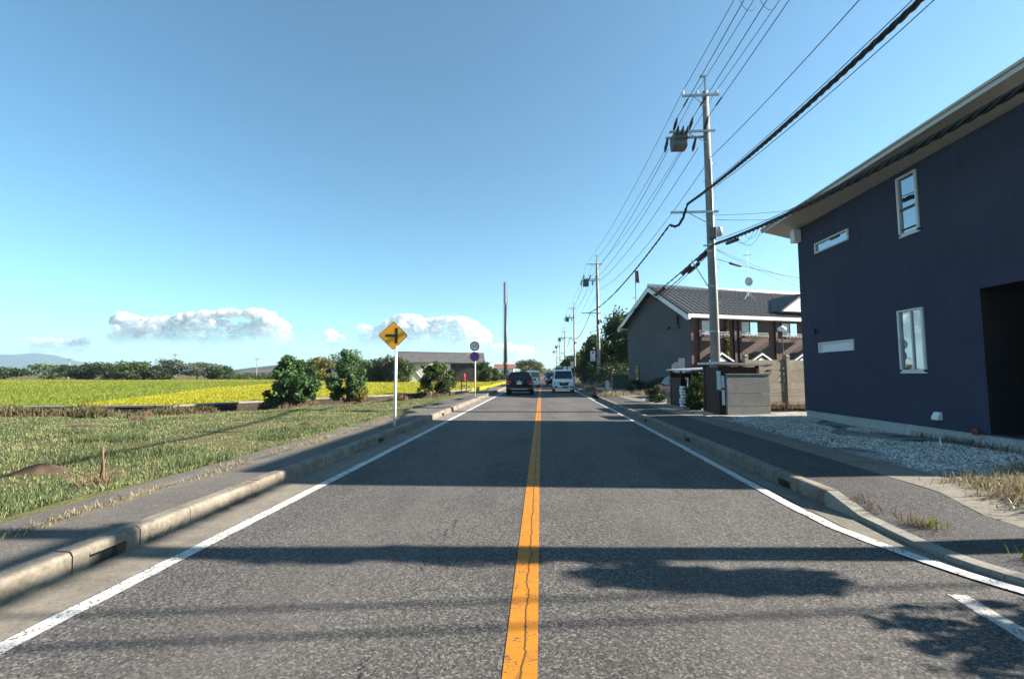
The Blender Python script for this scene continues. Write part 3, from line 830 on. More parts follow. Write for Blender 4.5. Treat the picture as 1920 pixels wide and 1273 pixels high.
def paddy(name, poly, mat, n_, seed, label, z=0.05, hb=0.22):
    """standing rice: a matted canopy with stems showing at its edge, and blades over it"""
    r_ = np.random.default_rng(seed)
    mb = MB()
    mb.prism([(a, b, -0.55) for a, b in poly], [(a, b, z) for a, b in poly])
    me = mb.mesh(name + '_mat')
    bm = bmesh.new(); bm.from_mesh(me); bmesh.ops.triangulate(bm, faces=bm.faces); bmesh.ops.recalc_face_normals(bm, faces=bm.faces); bm.to_mesh(me); bm.free()
    base = obj(name, me, mat + '_base')
    P_ = np.array(poly)
    lo_, hi_ = P_.min(0), P_.max(0)
    K = n_ * 8
    yy_ = lo_[1] + (hi_[1] - lo_[1]) * r_.random(K) ** 2.0
    span = np.maximum(6, yy_ * 1.5 + 12)
    xx_ = hi_[0] - (hi_[0] - lo_[0]) * r_.random(K)
    ok = np.array([(-1.45 * b - 8 < a) and in_poly(a, b, poly) for a, b in zip(xx_, yy_)])
    xx_, yy_ = xx_[ok][:n_], yy_[ok][:n_]
    D__ = np.hypot(xx_, yy_)
    ht_ = hb * r_.uniform(0.6, 1.1, len(xx_)); wd_ = np.clip(0.0009 * D__, 0.014, 0.09)
    zz = np.full(len(xx_), z - 0.08)
    tn_ = np.clip(0.60 + 0.12 * np.sin(xx_ * 0.31 + yy_ * 0.15) + r_.normal(0, 0.12, len(xx_)), 0, 1)
    b_ = obj('rice_blades', blades('rice_blades', np.stack([xx_, yy_, zz], 1), ht_, wd_, tn_, mat, seed + 1, 0.85), None, base)
    base['kind'] = 'stuff'; b_['kind'] = 'stuff'
    base['label'] = label; base['category'] = 'rice'
    return base
for k_, c0, c1 in (('rice_yellow', (0.235, 0.235, 0.012), (0.30, 0.285, 0.016)), ('rice_green', (0.118, 0.158, 0.015), (0.150, 0.19, 0.02)), ('rice_far', (0.15, 0.165, 0.014), (0.20, 0.20, 0.018))):
    n = N(k_ + '_canopy'); c = n.co()
    f = n.noise(n.mapped((0.5, 0.15, 1)), 1.0, 6, 0.65)
    colr = n.ramp(f, [(0.3, c0), (0.7, c1)])
    colr = n.mix(1.0, colr, n.ramp(n.noise(c, 5, 4, 0.7), [(0.3, 0.88), (0.7, 1.12)]), 'MULTIPLY')
    MAT[k_ + '_base'] = n.out(colr, 0.85, n.bump(n.noise(c, 7, 5, 0.7), 1.0, 0.25), spec=0.15)
MAT['rice_far'] = leafmat('far_rice', (0.15, 0.17, 0.012), (0.22, 0.215, 0.02), None, 0.3, 0.8)
paddy('rice_ripe', YEL, 'rice_yellow', 70000, 31, 'ripe yellow rice paddy behind the two roadside bushes')
paddy('rice_unripe', GRN, 'rice_green', 60000, 33, 'green unripe rice paddy at the far left')
paddy('rice_distant', FAR, 'rice_far', 14000, 35, 'pale strip of rice in front of the far tree line', hb=0.24)

# ================================================================== NAVY HOUSE
# local frame: x = metres back from the street wall, y = along the road, origin at (8.4, 0)
house = thing('navy_house', 'dark navy stucco two-storey house with a pale roof edge beside the road', 'house', (8.4, 0, 0))
HY0, HY1, HD = 7.75, 15.15, 8.5
holes = [(12.70, 14.22, 5.22, 5.53), (10.40, 10.97, 4.72, 6.14), (12.72, 14.26, 2.20, 2.50), (10.46, 11.18, 1.58, 3.04), (8.0, 9.16, 0.45, 3.2)]
def street_wall():
    mb = MB()
    us = sorted({HY0, HY1, *[h[0] for h in holes], *[h[1] for h in holes]})
    zs = sorted({0.42, 6.27, *[h[2] for h in holes], *[h[3] for h in holes]})
    for a, b in zip(us, us[1:]):
        for c_, d_ in zip(zs, zs[1:]):
            cu, cz = (a + b) / 2, (c_ + d_) / 2
            if any(h[0] < cu < h[1] and h[2] < cz < h[3] for h in holes):
                continue
            mb.add([(0, a, c_), (0, b, c_), (0, b, d_), (0, a, d_)], [(3, 2, 1, 0)])
    for h in holes[:4]:   # reveals
        a, b, c_, d_ = h
        mb.add([(0, a, c_), (0, b, c_), (0, b, d_), (0, a, d_), (0.12, a, c_), (0.12, b, c_), (0.12, b, d_), (0.12, a, d_)], [(0, 1, 5, 4), (1, 2, 6, 5), (2, 3, 7, 6), (3, 0, 4, 7)])
    # far end, near end, back wall under the falling roof
    s_ = -0.27
    zt = lambda x: 6.27 + s_ * x
    for yy_, flip in ((HY1, False), (HY0, True)):
        mb.add([(0, yy_, 0.42), (HD, yy_, 0.42), (HD, yy_, zt(HD)), (0, yy_, 6.27)], [(0, 1, 2, 3) if not flip else (3, 2, 1, 0)])
    mb.add([(HD, HY0, 0.42), (HD, HY1, 0.42), (HD, HY1, zt(HD)), (HD, HY0, zt(HD))], [(0, 1, 2, 3)])
    return mb
obj('wall', street_wall(), 'stucco', house, fix=False)
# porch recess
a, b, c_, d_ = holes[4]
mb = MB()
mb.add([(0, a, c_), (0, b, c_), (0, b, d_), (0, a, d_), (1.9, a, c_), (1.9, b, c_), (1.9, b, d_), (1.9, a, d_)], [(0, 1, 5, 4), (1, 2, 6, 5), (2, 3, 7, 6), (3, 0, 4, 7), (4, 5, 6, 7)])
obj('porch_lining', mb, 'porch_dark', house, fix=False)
dr = obj('door', MB().box(1.84, 1.895, 8.12, 8.98, 0.46, 2.6), 'timber_dark', house)
obj('handle', MB().box(1.80, 1.838, 8.2, 8.24, 1.1, 1.7), 'galv', dr)
mb = MB().box(0.02, HD, HY0 + 0.02, HY1 - 0.02, -0.2, 0.418)
obj('foundation', mb, 'foundation', house, bevel=0.01)
for k, (a, b, c_, d_) in enumerate(holes[:4]):
    fr = MB(); t = 0.055
    x0, x1 = -0.035, 0.05
    fr.box(x0, x1, a, b, c_, c_ + t * (1.5 if k in (1, 3) else 0.7)).box(x0, x1, a, b, d_ - t * 0.7, d_)
    fr.box(x0, x1, a, a + t, c_ + t * 0.6, d_ - t * 0.6).box(x0, x1, b - t, b, c_ + t * 0.6, d_ - t * 0.6)
    if k == 3:
        fr.box(x0 + 0.02, x1, a + 0.33, a + 0.365, c_ + t, d_ - t)
    f_ = obj('window', fr, 'frame_white', house)
    obj('pane', MB().box(0.012, 0.03, a + t * 0.8, b - t * 0.8, c_ + t * 0.6, d_ - t * 0.6), 'frosted' if k == 2 else 'glass', f_)
    if k == 1:
        zm = c_ + 0.62
        obj('transom', MB().box(-0.012, 0.011, a + t, b - t, zm, zm + 0.05), 'steel_dark', f_)
        obj('rail', MB().box(-0.012, 0.011, a + t, b - t, c_ + 0.16, c_ + 0.19), 'steel_dark', f_)
    if k == 0:
        obj('latch', MB().box(-0.012, 0.011, a + 0.42, a + 0.80, d_ - 0.10, d_ - 0.05), 'steel_dark', f_)
# roof: single pitch, high edge to the street
RX0, RX1, RY0, RY1 = -0.66, HD + 0.5, 7.15, 16.0
sl = -0.27
rz_ = lambda x: 6.285 + sl * x
mb = MB().prism([(RX0, RY0, rz_(RX0)), (RX0, RY0, rz_(RX0) + 0.05), (RX1, RY0, rz_(RX1) + 0.05), (RX1, RY0, rz_(RX1))], [(RX0, RY1, rz_(RX0)), (RX0, RY1, rz_(RX0) + 0.05), (RX1, RY1, rz_(RX1) + 0.05), (RX1, RY1, rz_(RX1))])
obj('soffit', mb, 'soffit', house)
mb = MB().prism([(RX0 - 0.03, RY0 - 0.03, rz_(RX0) + 0.052), (RX0 - 0.03, RY0 - 0.03, rz_(RX0) + 0.11), (RX1, RY0 - 0.03, rz_(RX1) + 0.11), (RX1, RY0 - 0.03, rz_(RX1) + 0.052)], [(RX0 - 0.03, RY1 + 0.03, rz_(RX0) + 0.052), (RX0 - 0.03, RY1 + 0.03, rz_(RX0) + 0.11), (RX1, RY1 + 0.03, rz_(RX1) + 0.11), (RX1, RY1 + 0.03, rz_(RX1) + 0.052)])
rf = obj('roof', mb, 'roof_metal', house)
obj('fascia', MB().box(RX0 - 0.055, RX0 - 0.033, RY0 - 0.03, RY1 + 0.03, rz_(RX0) - 0.03, rz_(RX0) + 0.115), 'fascia', rf)
obj('gutter', MB().tube([(RX0 - 0.085, RY0, rz_(RX0) + 0.085), (RX0 - 0.085, RY1, rz_(RX0) + 0.085)], 0.028, 10), 'fascia', rf, True)
obj('vent_box', MB().box(-0.22, 0.0, 14.93, 15.17, 5.82, 6.22), 'white_trim', house, bevel=0.01)
vh = MB().prism([(0, 10.17, 0.60), (-0.10, 10.17, 0.60), (-0.10, 10.17, 0.66), (-0.04, 10.17, 0.76), (0, 10.17, 0.76)], [(0, 10.33, 0.60), (-0.10, 10.33, 0.60), (-0.10, 10.33, 0.66), (-0.04, 10.33, 0.76), (0, 10.33, 0.76)])
obj('vent_hood', vh, 'white_trim', house)
obj('wall_lamp', MB().tube([(-0.06, 14.4, 2.78), (-0.06, 14.4, 2.90), (-0.05, 14.4, 2.96)], [0.05, 0.05, 0.02], 8).box(-0.03, 0, 14.37, 14.43, 2.84, 2.9), 'steel_dark', house)
mb = MB().tube([(7.6, 8.9, 0.17), (7.6, 8.92, 0.40), (7.6, 8.93, 0.56)], [0.05, 0.04, 0.004], 5)
tag(obj('survey_stake', MB().tube([(7.75, 9.45, 0.10), (7.72, 9.45, 0.36)], [0.03, 0.006], 4), 'white_metal'), 'small white stake stuck in the gravel by the house foundation', 'stake')
tag(obj('red_cap', MB().tube([(8.30, 9.35, 0.40), (8.30, 9.35, 0.49), (8.30, 9.35, 0.52)], [0.05, 0.05, 0.03], 8).tube([(8.38, 9.35, 0.45), (8.2, 9.32, 0.46)], 0.02, 6), 'rust_red'), 'small red tap cap at the foot of the dark porch', 'tap')

# ================================================================== APARTMENT BLOCK
apt = thing('apartment_block', 'two-storey apartment block with brown boarded front, white trim and grey tiled roof', 'building', (10, 31, 0), math.atan2(.327, .945))
AL, AW, AE = 15.0, 8.25, 5.72          # length along the front, depth, eave height
RID = 8.25
mb = MB().prism([(0, 0, 0), (0, AW, 0), (0, AW, AE), (0, AW / 2, RID - 0.28), (0, 0, AE)], [(AL, 0, 0), (AL, AW, 0), (AL, AW, AE), (AL, AW / 2, RID - 0.28), (AL, 0, AE)])
obj('wall', mb, 'slate_wall', apt)
front = obj('front_wall', MB().box(0.02, AL - 0.02, -0.05, -0.003, 0.0, AE - 0.02), 'timber', apt)
zb = 0.3
k = 0
while zb < 5.6:
    obj('board', MB().box(0.03, AL - 0.03, -0.062, -0.0495, zb, zb + 0.185), 'timber', front); zb += 0.2
obj('corner_board', MB().box(-0.04, 0.16, -0.10, -0.062, 0, AE - 0.03), 'timber', apt)
for xcol in (0.62, 3.45, 3.85, 6.95, 10.3, 13.6):
    obj('post', MB().box(xcol - 0.09, xcol + 0.09, -0.20, -0.064, 0, AE - 0.05), 'timber_dark', apt)
obj('head_beam', MB().box(0, AL, -0.26, -0.066, 5.28, AE - 0.04), 'timber_dark', apt)
for x0 in (0.75, 3.98, 7.45, 10.8):
    fr = MB(); a, b, c_, d_ = x0, x0 + 1.5, 4.16, 5.2
    fr.box(a, b, -0.13, -0.064, c_, c_ + 0.06).box(a, b, -0.13, -0.064, d_ - 0.06, d_).box(a, a + 0.06, -0.13, -0.064, c_ + 0.06, d_ - 0.06).box(b - 0.06, b, -0.13, -0.064, c_ + 0.06, d_ - 0.06).box((a + b) / 2 - 0.035, (a + b) / 2 + 0.035, -0.13, -0.064, c_ + 0.06, d_ - 0.06)
    w_ = obj('window', fr, 'timber_dark', apt)
    obj('pane', MB().box(a + 0.06, (a + b) / 2 - 0.035, -0.10, -0.066, c_ + 0.06, d_ - 0.06), 'curtain', w_)
    obj('pane', MB().box((a + b) / 2 + 0.035, b - 0.06, -0.10, -0.066, c_ + 0.06, d_ - 0.06), 'glass', w_)
    ba = MB()
    ba.box(a - 0.2, b + 0.25, -0.72, -0.203, 4.00, 4.06)
    obj('balcony_deck', ba, 'timber_dark', apt)
    rl = MB()
    for zz in (4.16, 4.30):
        rl.box(a - 0.2, b + 0.25, -0.72, -0.69, zz, zz + 0.035).box(a - 0.2, a - 0.17, -0.72, -0.07, zz, zz + 0.035).box(b + 0.22, b + 0.25, -0.72, -0.07, zz, zz + 0.035)
    for q in range(7):
        xx = a - 0.2 + (b - a + 0.42) * q / 6
        rl.box(xx, xx + 0.025, -0.715, -0.695, 4.06, 4.16)
    obj('railing', rl, 'galv', apt)
    # little porch gable below
    pg = MB()
    cx_ = a + 0.75
    pg.prism([(cx_ - 1.0, -1.1, 2.42), (cx_, -1.1, 3.0), (cx_ + 1.0, -1.1, 2.42), (cx_ + 1.0, -1.1, 2.34), (cx_, -1.1, 2.90), (cx_ - 1.0, -1.1, 2.34)], [(cx_ - 1.0, -0.07, 2.42), (cx_, -0.07, 3.0), (cx_ + 1.0, -0.07, 2.42), (cx_ + 1.0, -0.07, 2.34), (cx_, -0.07, 2.90), (cx_ - 1.0, -0.07, 2.34)])
    p_ = obj('porch_roof', pg, 'tile_roof', apt)
    pb = MB().prism([(cx_ - 0.98, -1.14, 2.36), (cx_, -1.14, 2.93), (cx_ + 0.98, -1.14, 2.36), (cx_ + 0.84, -1.14, 2.36), (cx_, -1.14, 2.83), (cx_ - 0.84, -1.14, 2.36)], [(cx_ - 0.98, -1.105, 2.36), (cx_, -1.105, 2.93), (cx_ + 0.98, -1.105, 2.36), (cx_ + 0.84, -1.105, 2.36), (cx_, -1.105, 2.83), (cx_ - 0.84, -1.105, 2.36)])
    obj('bargeboard', pb, 'white_trim', p_)
    obj('gable_panel', MB().prism([(cx_ - 0.45, -1.06, 2.36), (cx_, -1.06, 2.66), (cx_ + 0.45, -1.06, 2.36)], [(cx_ - 0.45, -1.02, 2.36), (cx_, -1.02, 2.66), (cx_ + 0.45, -1.02, 2.36)]), 'white_trim', p_)
    for sx_ in (-0.85, 0.85):
        obj('porch_wall', MB().box(cx_ + sx_ - 0.05, cx_ + sx_ + 0.05, -1.05, -0.07, 0, 2.36), 'timber_dark', apt)
    obj('door', MB().box(cx_ - 0.42, cx_ + 0.42, -0.11, -0.066, 0.1, 2.1), 'timber_dark', apt)
# roof slabs and tiles
OV = 0.55
th = math.atan2(RID - AE - 0.15, AW / 2)
for sgn in (0, 1):
    def rp(x, s, up=0.0):
        """s metres down from the ridge on side sgn"""
        yy_ = AW / 2 - s * math.cos(th) if sgn == 0 else AW / 2 + s * math.cos(th)
        return (x, yy_, RID - 0.12 - s * math.sin(th) + up)
    SL = (AW / 2 + OV) / math.cos(th)
    mb = MB().prism([rp(-OV, 0), rp(-OV, SL), rp(-OV, SL, 0.1), rp(-OV, 0, 0.1)], [rp(AL + OV, 0), rp(AL + OV, SL), rp(AL + OV, SL, 0.1), rp(AL + OV, 0, 0.1)])
    rs = obj('roof', mb, 'tile_roof', apt)
    if sgn == 0:
        # tile courses: each tile row a set of barrel tiles; individual tiles share one mesh
        tl = MB()
        TW, TLn = 0.44, 0.62
        prof = [(-TW / 2, 0.0), (-TW * 0.30, 0.012), (-TW * 0.12, 0.055), (0.0, 0.072), (TW * 0.12, 0.055), (TW * 0.30, 0.012), (TW / 2, 0.0)]
        tl.add([(x, 0, z + 0.03) for x, z in prof] + [(x, TLn, z) for x, z in prof] + [(x, 0, z - 0.01) for x, z in prof], [(i, i + 1, 8 + i, 7 + i) for i in range(6)] + [(14 + i, 15 + i, i + 1, i) for i in range(6)])
        tme = tl.mesh('tile'); tme.materials.append(MAT['tile_roof'])
        Rm = Matrix(((1, 0, 0), (0, math.cos(th), -math.sin(th)), (0, math.sin(th), math.cos(th)))).to_4x4()
        nrow = 0; count = 0
        s_ = SL
        rest = MB()
        while s_ > 0.5:
            x = -OV + 0.22
            while x < AL + OV - 0.1:
                p = rp(x, s_, 0.105)
                if count < 290 and x < 11.2:
                    o = obj('tile', tme, None, rs)
                    o.matrix_local = Matrix.Translation(p) @ Rm
                    count += 1
                else:
                    b0 = len(rest.v)
                    Mx = Matrix.Translation(p) @ Rm
                    rest.v += [tuple(Mx @ Vector(q)) for q in tl.v]
                    rest.f += [tuple(i + b0 for i in f) for f in tl.f]
                x += TW
            s_ -= 0.56
        ro = obj('roof_tiles', rest, 'tile_roof', rs, fix=False); ro['kind'] = 'stuff'
    # rake trim on the gable end
    mb = MB().prism([rp(-OV - 0.04, 0, -0.02), rp(-OV - 0.04, SL, -0.02), rp(-OV - 0.04, SL, -0.36), rp(-OV - 0.04, 0, -0.36)], [rp(-OV - 0.003, 0, -0.02), rp(-OV - 0.003, SL, -0.02), rp(-OV - 0.003, SL, -0.36), rp(-OV - 0.003, 0, -0.36)])
    obj('bargeboard', mb, 'white_trim', rs)
    p0 = rp(0, SL, 0)
    sy = -1 if sgn == 0 else 1
    mb = MB().box(-OV, AL + OV, min(p0[1], p0[1] + sy * 0.05), max(p0[1], p0[1] + sy * 0.05), p0[2] - 0.16, p0[2] + 0.05)
    obj('eave_gutter', mb, 'white_trim', rs)
    mb = MB().box(-OV, AL + OV, p0[1] + 0.003 if sgn == 0 else AW, 0 if sgn == 0 else p0[1] - 0.003, p0[2] - 0.16, p0[2] - 0.12)
    obj('soffit', mb, 'white_trim', rs)
    mb = MB().box(-OV - 0.05, -OV + 0.1, p0[1] - 0.1 if sgn == 0 else p0[1] - 0.22, p0[1] + 0.22 if sgn == 0 else p0[1] + 0.1, p0[2] - 0.30, p0[2] - 0.02)
    obj('bargeboard_end', mb, 'white_trim', rs)
obj('ridge_cap', MB().tube([(-OV, AW / 2, RID), (AL + OV, AW / 2, RID)], 0.13, 8), 'white_trim', apt, True)
# dormer gable on the front eave
dx = 9.0
mb = MB().prism([(dx - 1.85, -0.62, 5.95), (dx, -0.62, 7.12), (dx + 1.85, -0.62, 5.95)], [(dx - 1.85, 0.1, 5.95), (dx, 1.9, 7.12), (dx + 1.85, 0.1, 5.95)])
dm = obj('dormer', mb, 'white_trim', apt)
obj('dormer_roof', MB().prism([(dx - 2.1, -0.75, 5.9), (dx, -0.75, 7.22), (dx + 2.1, -0.75, 5.9), (dx + 2.1, -0.75, 5.98), (dx, -0.75, 7.32), (dx - 2.1, -0.75, 5.98)], [(dx - 2.1, 0.2, 5.9), (dx, 2.2, 7.22), (dx + 2.1, 0.2, 5.9), (dx + 2.1, 0.2, 5.98), (dx, 2.2, 7.32), (dx - 2.1, 0.2, 5.98)]), 'tile_roof', dm)
obj('louvre', MB().box(dx - 0.2, dx + 0.2, -0.655, -0.621, 6.1, 6.75), 'transformer', dm)
# gable-end fittings
obj('gable_vent', MB().box(-0.06, 0.0, AW / 2 - 0.35, AW / 2 + 0.15, 7.0, 7.42), 'steel_dark', apt)
obj('meter_box', MB().box(-0.16, 0.0, 1.25, 1.42, 5.0, 5.6), 'steel_dark', apt)
obj('meter_box', MB().box(-0.12, 0.0, 1.1, 1.75, 4.75, 4.86), 'steel_dark', apt)
obj('bracket', MB().box(-0.14, 0.0, 2.3, 2.75, 4.78, 4.92), 'steel_dark', apt)
w_ = obj('window', MB().box(-0.05, 0.0, 6.5, 7.05, 1.0, 2.25), 'steel_dark', apt)
obj('pane', MB().box(-0.06, -0.051, 6.56, 6.99, 1.06, 2.19), 'glass', w_)

# antenna on the apartment roof
ant = thing('roof_antenna', 'thin roof antenna mast with a small round dish above the grey tiles', 'antenna', (15.75, 35.2, 7.4))
obj('mast', MB().tube([(0, 0, 0), (0, 0, 3.5)], 0.022, 6), 'galv', ant)
mb = MB().tube([(-0.3, 0, 3.2), (0.3, 0, 3.2)], 0.012, 5)
for q in range(5):
    mb.tube([(-0.28 + q * 0.14, -0.22, 3.2), (-0.28 + q * 0.14, 0.22, 3.2)], 0.008, 4)
mb.tube([(-0.3, 0, 2.0), (0.3, 0, 2.0)], 0.01, 5)
obj('aerial', mb, 'galv', ant)
dsh = MB()
for k in range(3):
    r0, r1 = k * 0.1, (k + 1) * 0.1
    for q in range(14):
        a0, a1 = 2 * math.pi * q / 14, 2 * math.pi * (q + 1) / 14
        pt = lambda r_, a_: (r_ * math.cos(a_), -0.12 - 0.5 * (0.09 - r_ * r_) * -1, 1.12 + r_ * 1.15 * math.sin(a_))
        dsh.add([pt(r0, a0), pt(r1, a0), pt(r1, a1), pt(r0, a1)], [(0, 1, 2, 3)])
dsh.tube([(0, -0.1, 1.12), (0, 0, 1.12)], 0.03, 6).tube([(0, -0.12, 0.9), (0, -0.4, 1.1)], 0.012, 5)
obj('dish', dsh, 'galv', ant, fix=False)
obj('feet', MB().tube([(0, 0, 0.35), (-0.4, -0.2, -0.25)], 0.015, 5).tube([(0, 0, 0.35), (0.4, -0.2, -0.3)], 0.015, 5).tube([(0, 0, 0.35), (0, 0.4, 0.0)], 0.015, 5), 'galv', ant)

# ================================================================== HUTS, WALLS ON THE RIGHT
hut = thing('refuse_hut', 'brown boarded refuse hut with a flat grey roof and white notices beside the pole', 'hut', (6.16, 16.22, 0.1), R(8))
obj('roof', MB().prism([(-0.15, -0.2, 1.88), (1.55, -0.2, 1.80), (1.55, -0.2, 1.74), (-0.15, -0.2, 1.80)], [(-0.15, 1.25, 1.88), (1.55, 1.25, 1.80), (1.55, 1.25, 1.74), (-0.15, 1.25, 1.80)]), 'galv', hut)
for (x, yy_) in ((0, 0), (1.38, 0), (0, 1.0), (1.38, 1.0)):
    obj('post', MB().box(x - 0.05, x + 0.05, yy_ - 0.05, yy_ + 0.05, -0.15, 1.745), 'timber_dark', hut)
for k in range(7):
    obj('board', MB().box(0.06 + k * 0.185, 0.06 + k * 0.185 + 0.172, -0.03, -0.005, 0.0, 1.70), 'timber', hut)
    obj('board', MB().box(0.06 + k * 0.185, 0.06 + k * 0.185 + 0.172, 1.005, 1.03, 0.0, 1.70), 'timber', hut)
for k in range(5):
    obj('board', MB().box(-0.03, -0.005, 0.06 + k * 0.185, 0.06 + k * 0.185 + 0.17, -0.05, 1.70), 'timber_dark', hut)
obj('rail', MB().box(0.05, 1.33, -0.055, -0.032, 1.05, 1.12), 'timber_dark', hut)
tag(obj('notice_plate', MB().box(6.04, 6.17, 16.115, 16.13, 1.02, 1.66), 'notice'), 'tall white notice plate on the corner post of the brown hut', 'notice')
tag(obj('notice_plate', MB().box(6.185, 6.285, 16.10, 16.115, 1.08, 1.50), 'notice'), 'narrow white notice beside the taller one on the hut corner', 'notice')
tag(obj('notice_plate', MB().box(6.19, 6.285, 16.10, 16.115, 0.50, 1.02), 'notice'), 'narrow white notice below the others on the hut corner', 'notice')
pw = thing('panel_wall', 'low grey concrete panel wall in front of the brown hut', 'wall', (6.47, 15.98, 0.1), R(10))
for k, z0 in enumerate((-0.1, 0.36, 0.80)):
    z1 = (0.345, 0.785, 1.43)[k]
    obj('panel', MB().box(-0.16, 1.40, 0, 0.09 + 0.004 * (k % 2), z0, z1), 'panel_grey', pw, bevel=0.006)
obj('cap', MB().box(-0.18, 1.43, -0.02, 0.11, 1.433, 1.475), 'panel_grey', pw)
hb = thing('dark_shed', 'small dark open shed with a thin pale roof behind the refuse hut', 'shed', (6.05, 18.7, 0.1), R(4))
obj('roof', MB().prism([(-0.15, -0.15, 1.62), (1.6, -0.15, 1.72), (1.6, -0.15, 1.67), (-0.15, -0.15, 1.57)], [(-0.15, 2.6, 1.66), (1.6, 2.6, 1.76), (1.6, 2.6, 1.71), (-0.15, 2.6, 1.61)]), 'galv', hb)
for (x, yy_) in ((0, 0), (1.4, 0), (0, 2.4), (1.4, 2.4), (0, 1.2)):
    obj('post', MB().box(x - 0.04, x + 0.04, yy_ - 0.04, yy_ + 0.04, -0.15, 1.58), 'timber_dark', hb)
obj('back_panel', MB().box(1.36, 1.39, 0.05, 2.36, -0.1, 1.55), 'timber_dark', hb)
for k in range(5):
    obj('board', MB().box(-0.02, 0.005, 1.26 + k * 0.22, 1.26 + k * 0.22 + 0.2, -0.1, 1.3), 'timber_dark', hb)
obj('end_panel', MB().box(0.05, 1.35, 2.40, 2.43, -0.1, 1.5), 'timber_dark', hb)
tag(obj('notice_plate', MB().box(5.93, 5.945, 18.85, 19.02, 0.95, 1.42), 'notice'), 'white notice hanging on the dark shed post', 'notice')
nb = MB()
rg = random.Random(9)
for k in range(7):
    nb.cbox((5.84 + rg.uniform(-.02, .02), 19.3 + rg.uniform(-.05, .05), 0.25 + k * 0.125), (0.16, 0.36, 0.10))
tag(obj('crate_stack', nb, 'sign_white', bevel=0.012), 'stack of dirty white flat crates leaning by the dark shed', 'crates')
bw = thing('block_wall', 'low cement block wall at the footway end of the dark shed', 'wall', (5.75, 21.3, 0.1), R(4))
for r_ in range(4):
    for q in range(3):
        obj('block', MB().box(q * 0.4 + (0.0), q * 0.4 + 0.39, 0, 0.12, -0.1 + r_ * 0.2, -0.1 + r_ * 0.2 + 0.19), 'cement_block', bw, bevel=0.005)
tw = thing('precast_wall', 'tall tan precast concrete fence wall in the gap beside the navy house', 'wall', (7.75, 17.75, 0.1), R(15))
for k in range(5):
    for q in range(3):
        obj('panel', MB().box(q * 1.82, q * 1.82 + 1.8, 0, 0.06 + 0.006 * (k % 2), -0.1 + k * 0.42, 0.31 + k * 0.42), 'panel_tan', tw, bevel=0.008)
for q in range(4):
    obj('post', MB().box(q * 1.82 - 0.08, q * 1.82 + 0.06, -0.05, 0.1, -0.1, 2.12), 'panel_tan', tw)
    obj('post_cap', MB().prism([(q * 1.82 - 0.1, -0.07, 2.123), (q * 1.82 + 0.08, -0.07, 2.123), (q * 1.82 + 0.08, 0.12, 2.123), (q * 1.82 - 0.1, 0.12, 2.123)], [(q * 1.82 - 0.06, -0.03, 2.19), (q * 1.82 + 0.04, -0.03, 2.19), (q * 1.82 + 0.04, 0.08, 2.19), (q * 1.82 - 0.06, 0.08, 2.19)]), 'panel_tan', tw)
# floral openwork on the wall panels
for q, (x, z) in enumerate(((0.95, 1.83), (1.05, 1.62), (0.95, 1.49), (1.62, 1.66), (1.62, 1.45), (1.62, 1.2), (0.98, 1.05))):
    sc = (0.26, 0.16, 0.20, 0.07, 0.06, 0.06, 0.06)[q]
    obj('relief', MB().prism([(x - sc, -0.025, z), (x, -0.03, z + 0.06), (x + sc, -0.025, z + 0.01), (x, -0.03, z - 0.03)], [(x - sc, -0.003, z), (x, -0.003, z + 0.06), (x + sc, -0.003, z + 0.01), (x, -0.003, z - 0.03)]), 'concrete_pale', tw)
fe = thing('wire_fence', 'thin dark wire fence with one post before the tan concrete wall', 'fence', (7.95, 17.1, 0.1), R(7))
for x in (0.0, 0.95, 1.9):
    obj('post', MB().box(x - 0.02, x + 0.02, -0.02, 0.02, -0.1, 0.92), 'steel_dark', fe)
for z in (0.24, 0.46, 0.68, 0.88):
    obj('rail', MB().tube([(0, 0, z), (1.9, 0, z)], 0.010, 5), 'steel_dark', fe)
lp = thing('garden_lamp', 'small white-shaded lamp on a thin dark post behind the tan wall', 'lamp', (11.3, 22, 0.1))
obj('post', MB().tube([(0, 0, 0), (0, 0, 3.5)], 0.03, 8), 'steel_dark', lp)
obj('lamp_shade', MB().tube([(0, 0, 3.45), (0, 0, 3.52), (0, 0, 3.62), (0, 0, 3.70)], [0.08, 0.19, 0.17, 0.04], 14), 'white_trim', lp, True)
rs_ = thing('round_sign_back', 'grey back of a round road sign with a tall plate beside the parked red car', 'sign', (7.35, 25, 0.1))
obj('post', MB().tube([(0.1, 0.05, 0), (0.1, 0.05, 2.3)], 0.03, 8), 'galv', rs_)
obj('plate', MB().disc((-0.05, 0, 1.80), (0, 1, 0), 0.29, 0.02), 'galv', rs_)
obj('side_plate', MB().box(0.02, 0.36, -0.04, -0.02, 1.15, 2.3), 'galv', rs_)
fm = thing('mesh_panel', 'green mesh fence panel in a pale frame beside the apartment block', 'fence', (6.2, 40.5, 0.1), R(5))
obj('frame', MB().box(0, 1.75, -0.03, 0.03, 1.36, 1.42).box(0, 0.06, -0.03, 0.03, -0.1, 1.355).box(1.69, 1.75, -0.03, 0.03, -0.1, 1.355), 'cement_block', fm)
obj('mesh', MB().box(0.065, 1.685, -0.008, 0.008, 0.1, 1.35), 'green_mesh', fm)
gs = thing('small_gate_sign', 'little white upright sign with side tabs at the mesh fence end', 'sign', (5.75, 40.0, 0.1))
obj('board', MB().box(-0.1, 0.1, -0.012, 0.012, 0.0, 0.85), 'white_metal', gs)
for k in range(4):
    obj('tab', MB().box(-0.24, -0.103, -0.01, 0.01, 0.30 + k * 0.14, 0.37 + k * 0.14), 'white_metal', gs)
hw = thing('hedge_wall', 'low dark retaining wall under the roadside trees', 'wall', (6.3, 43, 0.1))
for k in range(14):
    obj('block', MB().box(0, 0.2, k * 2.0, k * 2.0 + 1.97, -0.15, 0.55 + 0.02 * (k % 3)), 'cement_block', hw)
